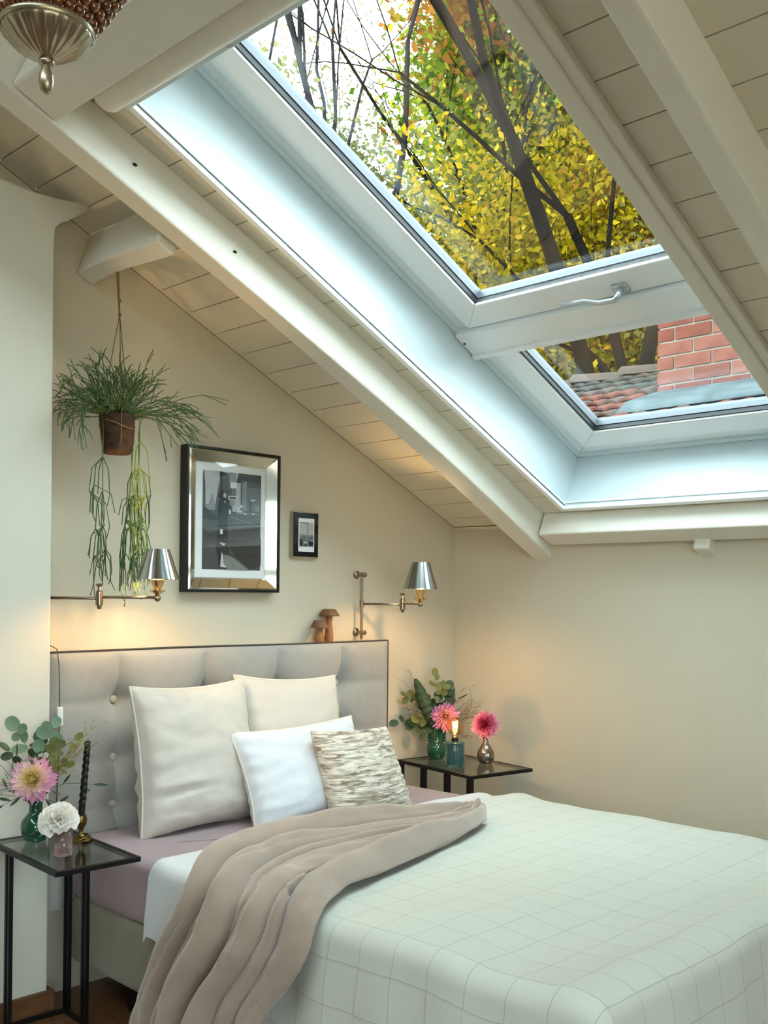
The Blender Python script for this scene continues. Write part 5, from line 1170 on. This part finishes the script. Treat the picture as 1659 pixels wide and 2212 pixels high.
def tree(name, label, base, H, trunk_r, lean, lv, nleaf, seed, leaf_sz, spread, depth=5, bark=None, sig=0.28, first=0.42, rmax=9.0, group='trees beyond the skylight'):
    rg = random.Random(seed); r = root(name, label, 'tree', base, group); mb = MB(); tips = []
    def grow(p, d, L, rad, dep):
        n = 4 if dep > 1 else 3; pts = [p]; rads = [rad]; q = p; dd = d
        for i in range(n):
            dd = (dd+Vector((rg.uniform(-.16, .16), rg.uniform(-.16, .16), rg.uniform(-.06, .12)))).normalized(); q = q+dd*L/n; pts.append(q); rads.append(rad*(1-0.4*(i+1)/n))
        mb.tube(pts, rads, 7 if rad > 0.06 else (5 if rad > 0.02 else 3), cap=False)
        if dep <= 2: tips.extend(pts[1:])
        if dep == 0: return
        kids = rg.choice((2, 3, 3)) if dep > 1 else rg.choice((3, 4))
        for k in range(kids):
            a = 2*math.pi*(k+rg.uniform(-.3, .3))/kids; o1 = dd.orthogonal().normalized(); o2 = dd.cross(o1); s_ = spread*rg.uniform(0.7, 1.3)
            nd = (dd+(o1*math.cos(a)+o2*math.sin(a))*s_+Vector((0, 0, 0.12))).normalized()
            st_ = pts[-1] if k < 2 else pts[-2]
            grow(st_, nd, L*rg.uniform(0.62, 0.86), rads[-1]*rg.uniform(0.6, 0.85), dep-1)
    grow(Vector(base), (Vector((0, 0, 1))+Vector(lean)).normalized(), H*first, trunk_r, depth)
    mb.build('trunk_and_branches', bark or M_bark, r, smooth=True)
    g_ = np.random.default_rng(seed); T = np.array([tuple(t) for t in tips]); T = T[np.hypot(T[:, 0]-base[0], T[:, 1]-base[1]) < rmax]; wt_ = g_.uniform(0, 1, len(T))**2.2; idx = g_.choice(len(T), nleaf, p=wt_/wt_.sum())
    Cn = T[idx]+g_.normal(0, sig, (nleaf, 3)); clump = g_.uniform(0, 1, len(T))
    a = g_.normal(0, 1, (nleaf, 3)); a /= np.linalg.norm(a, axis=1)[:, None]; b = np.cross(a, g_.normal(0, 1, (nleaf, 3))); b /= np.linalg.norm(b, axis=1)[:, None]
    s_ = leaf_sz*g_.uniform(0.6, 1.3, (nleaf, 1)); V = np.stack([Cn-a*s_*0.5, Cn+b*s_*0.32, Cn+a*s_*0.6, Cn-b*s_*0.32], axis=1).reshape(-1, 3)
    tone = np.clip(0.6*clump[idx]+0.4*g_.uniform(0, 1, nleaf), 0, 1)
    o = fast_mesh('foliage', V, np.arange(nleaf*4).reshape(-1, 4), LV[lv], r, np.repeat(tone, 4)); o['kind'] = 'stuff'
    return r
tree('autumn_tree', 'tall yellow-green tree with a dark forked trunk in the middle of the skylight', (5.7, 2.75, -3.5), 13.0, 0.20, (0.02, -0.02, 0), 'gold', 42000, 21, 0.060, 0.50, sig=0.30, rmax=2.6)
tree('autumn_tree', 'bright green leafy tree behind the handle of the roof window', (6.6, 1.3, -3.5), 12.5, 0.20, (-0.02, 0.02, 0), 'green', 46000, 5, 0.060, 0.55, sig=0.34, rmax=2.8)
tree('autumn_tree', 'rust-tinged tree seen at the low corner of the upper pane', (8.2, 2.6, -4), 10.5, 0.2, (0.0, 0.0, 0), 'rust', 40000, 9, 0.070, 0.6, sig=0.40, rmax=3.2)
tree('autumn_tree', 'green-gold tree filling the upper edge of the skylight', (8.4, 3.4, -4), 16.0, 0.22, (0, -0.02, 0), 'green', 46000, 14, 0.075, 0.5, sig=0.40, rmax=3.2)
tree('autumn_tree', 'low golden tree rising behind the tiled roof ridge', (9.6, 5.0, -4), 10.5, 0.2, (0, 0, 0), 'gold', 45000, 33, 0.095, 0.6, sig=0.5)
tree('bare_tree', 'nearly bare grey tree with fine twigs at the upper bed side of the skylight', (4.45, 5.8, -3.5), 23.0, 0.13, (0.0, 0.02, 0), 'sparse', 3500, 41, 0.05, 0.36, depth=7, bark=M_barkg, sig=0.2, first=0.30)
tree('bare_tree', 'half-bare grey tree with a few brown leaves behind the bare one', (5.5, 7.5, -3.5), 23.5, 0.15, (0, 0, 0), 'sparse', 9000, 46, 0.06, 0.40, depth=7, bark=M_barkg, sig=0.25, first=0.30)
tree('bare_tree', 'bare tree with thin olive leaves between the grey trees and the golden crown', (5.9, 5.9, -3.5), 20.0, 0.13, (0, 0, 0), 'sparse', 14000, 57, 0.06, 0.42, depth=7, bark=M_barkg, sig=0.25, first=0.30)
tree('autumn_tree', 'misty olive tree low behind the bare trees', (9.0, 9.0, -4), 10.5, 0.2, (0, 0, 0), 'mist', 40000, 52, 0.10, 0.6, sig=0.5)
tree('autumn_tree', 'far dark green tree behind the golden crowns', (12.4, 6.0, -4), 13.5, 0.25, (0, 0, 0), 'green', 80000, 61, 0.15, 0.6, sig=0.55, rmax=4)
tree('autumn_tree', 'far rust-coloured tree behind the bright green crown', (13.2, 5.4, -4), 16.0, 0.25, (0, 0, 0), 'rust', 80000, 67, 0.15, 0.6, sig=0.6, rmax=5)
tree('autumn_tree', 'far golden tree just above the chimney', (13.0, 3.2, -4), 16.0, 0.25, (0, 0, 0), 'gold', 60000, 83, 0.15, 0.6, sig=0.6, rmax=5)
tree('autumn_tree', 'far hazy tree behind the half-bare trees', (8.2, 10.5, -4), 9.6, 0.25, (0, 0, 0), 'mist', 50000, 71, 0.12, 0.6, sig=0.5, rmax=4)
tree('autumn_tree', 'low dense golden tree between the roof ridge and the olive one', (10.5, 7.0, -4), 8.6, 0.2, (0, 0, 0), 'gold', 60000, 91, 0.11, 0.6, sig=0.5, rmax=3.5)
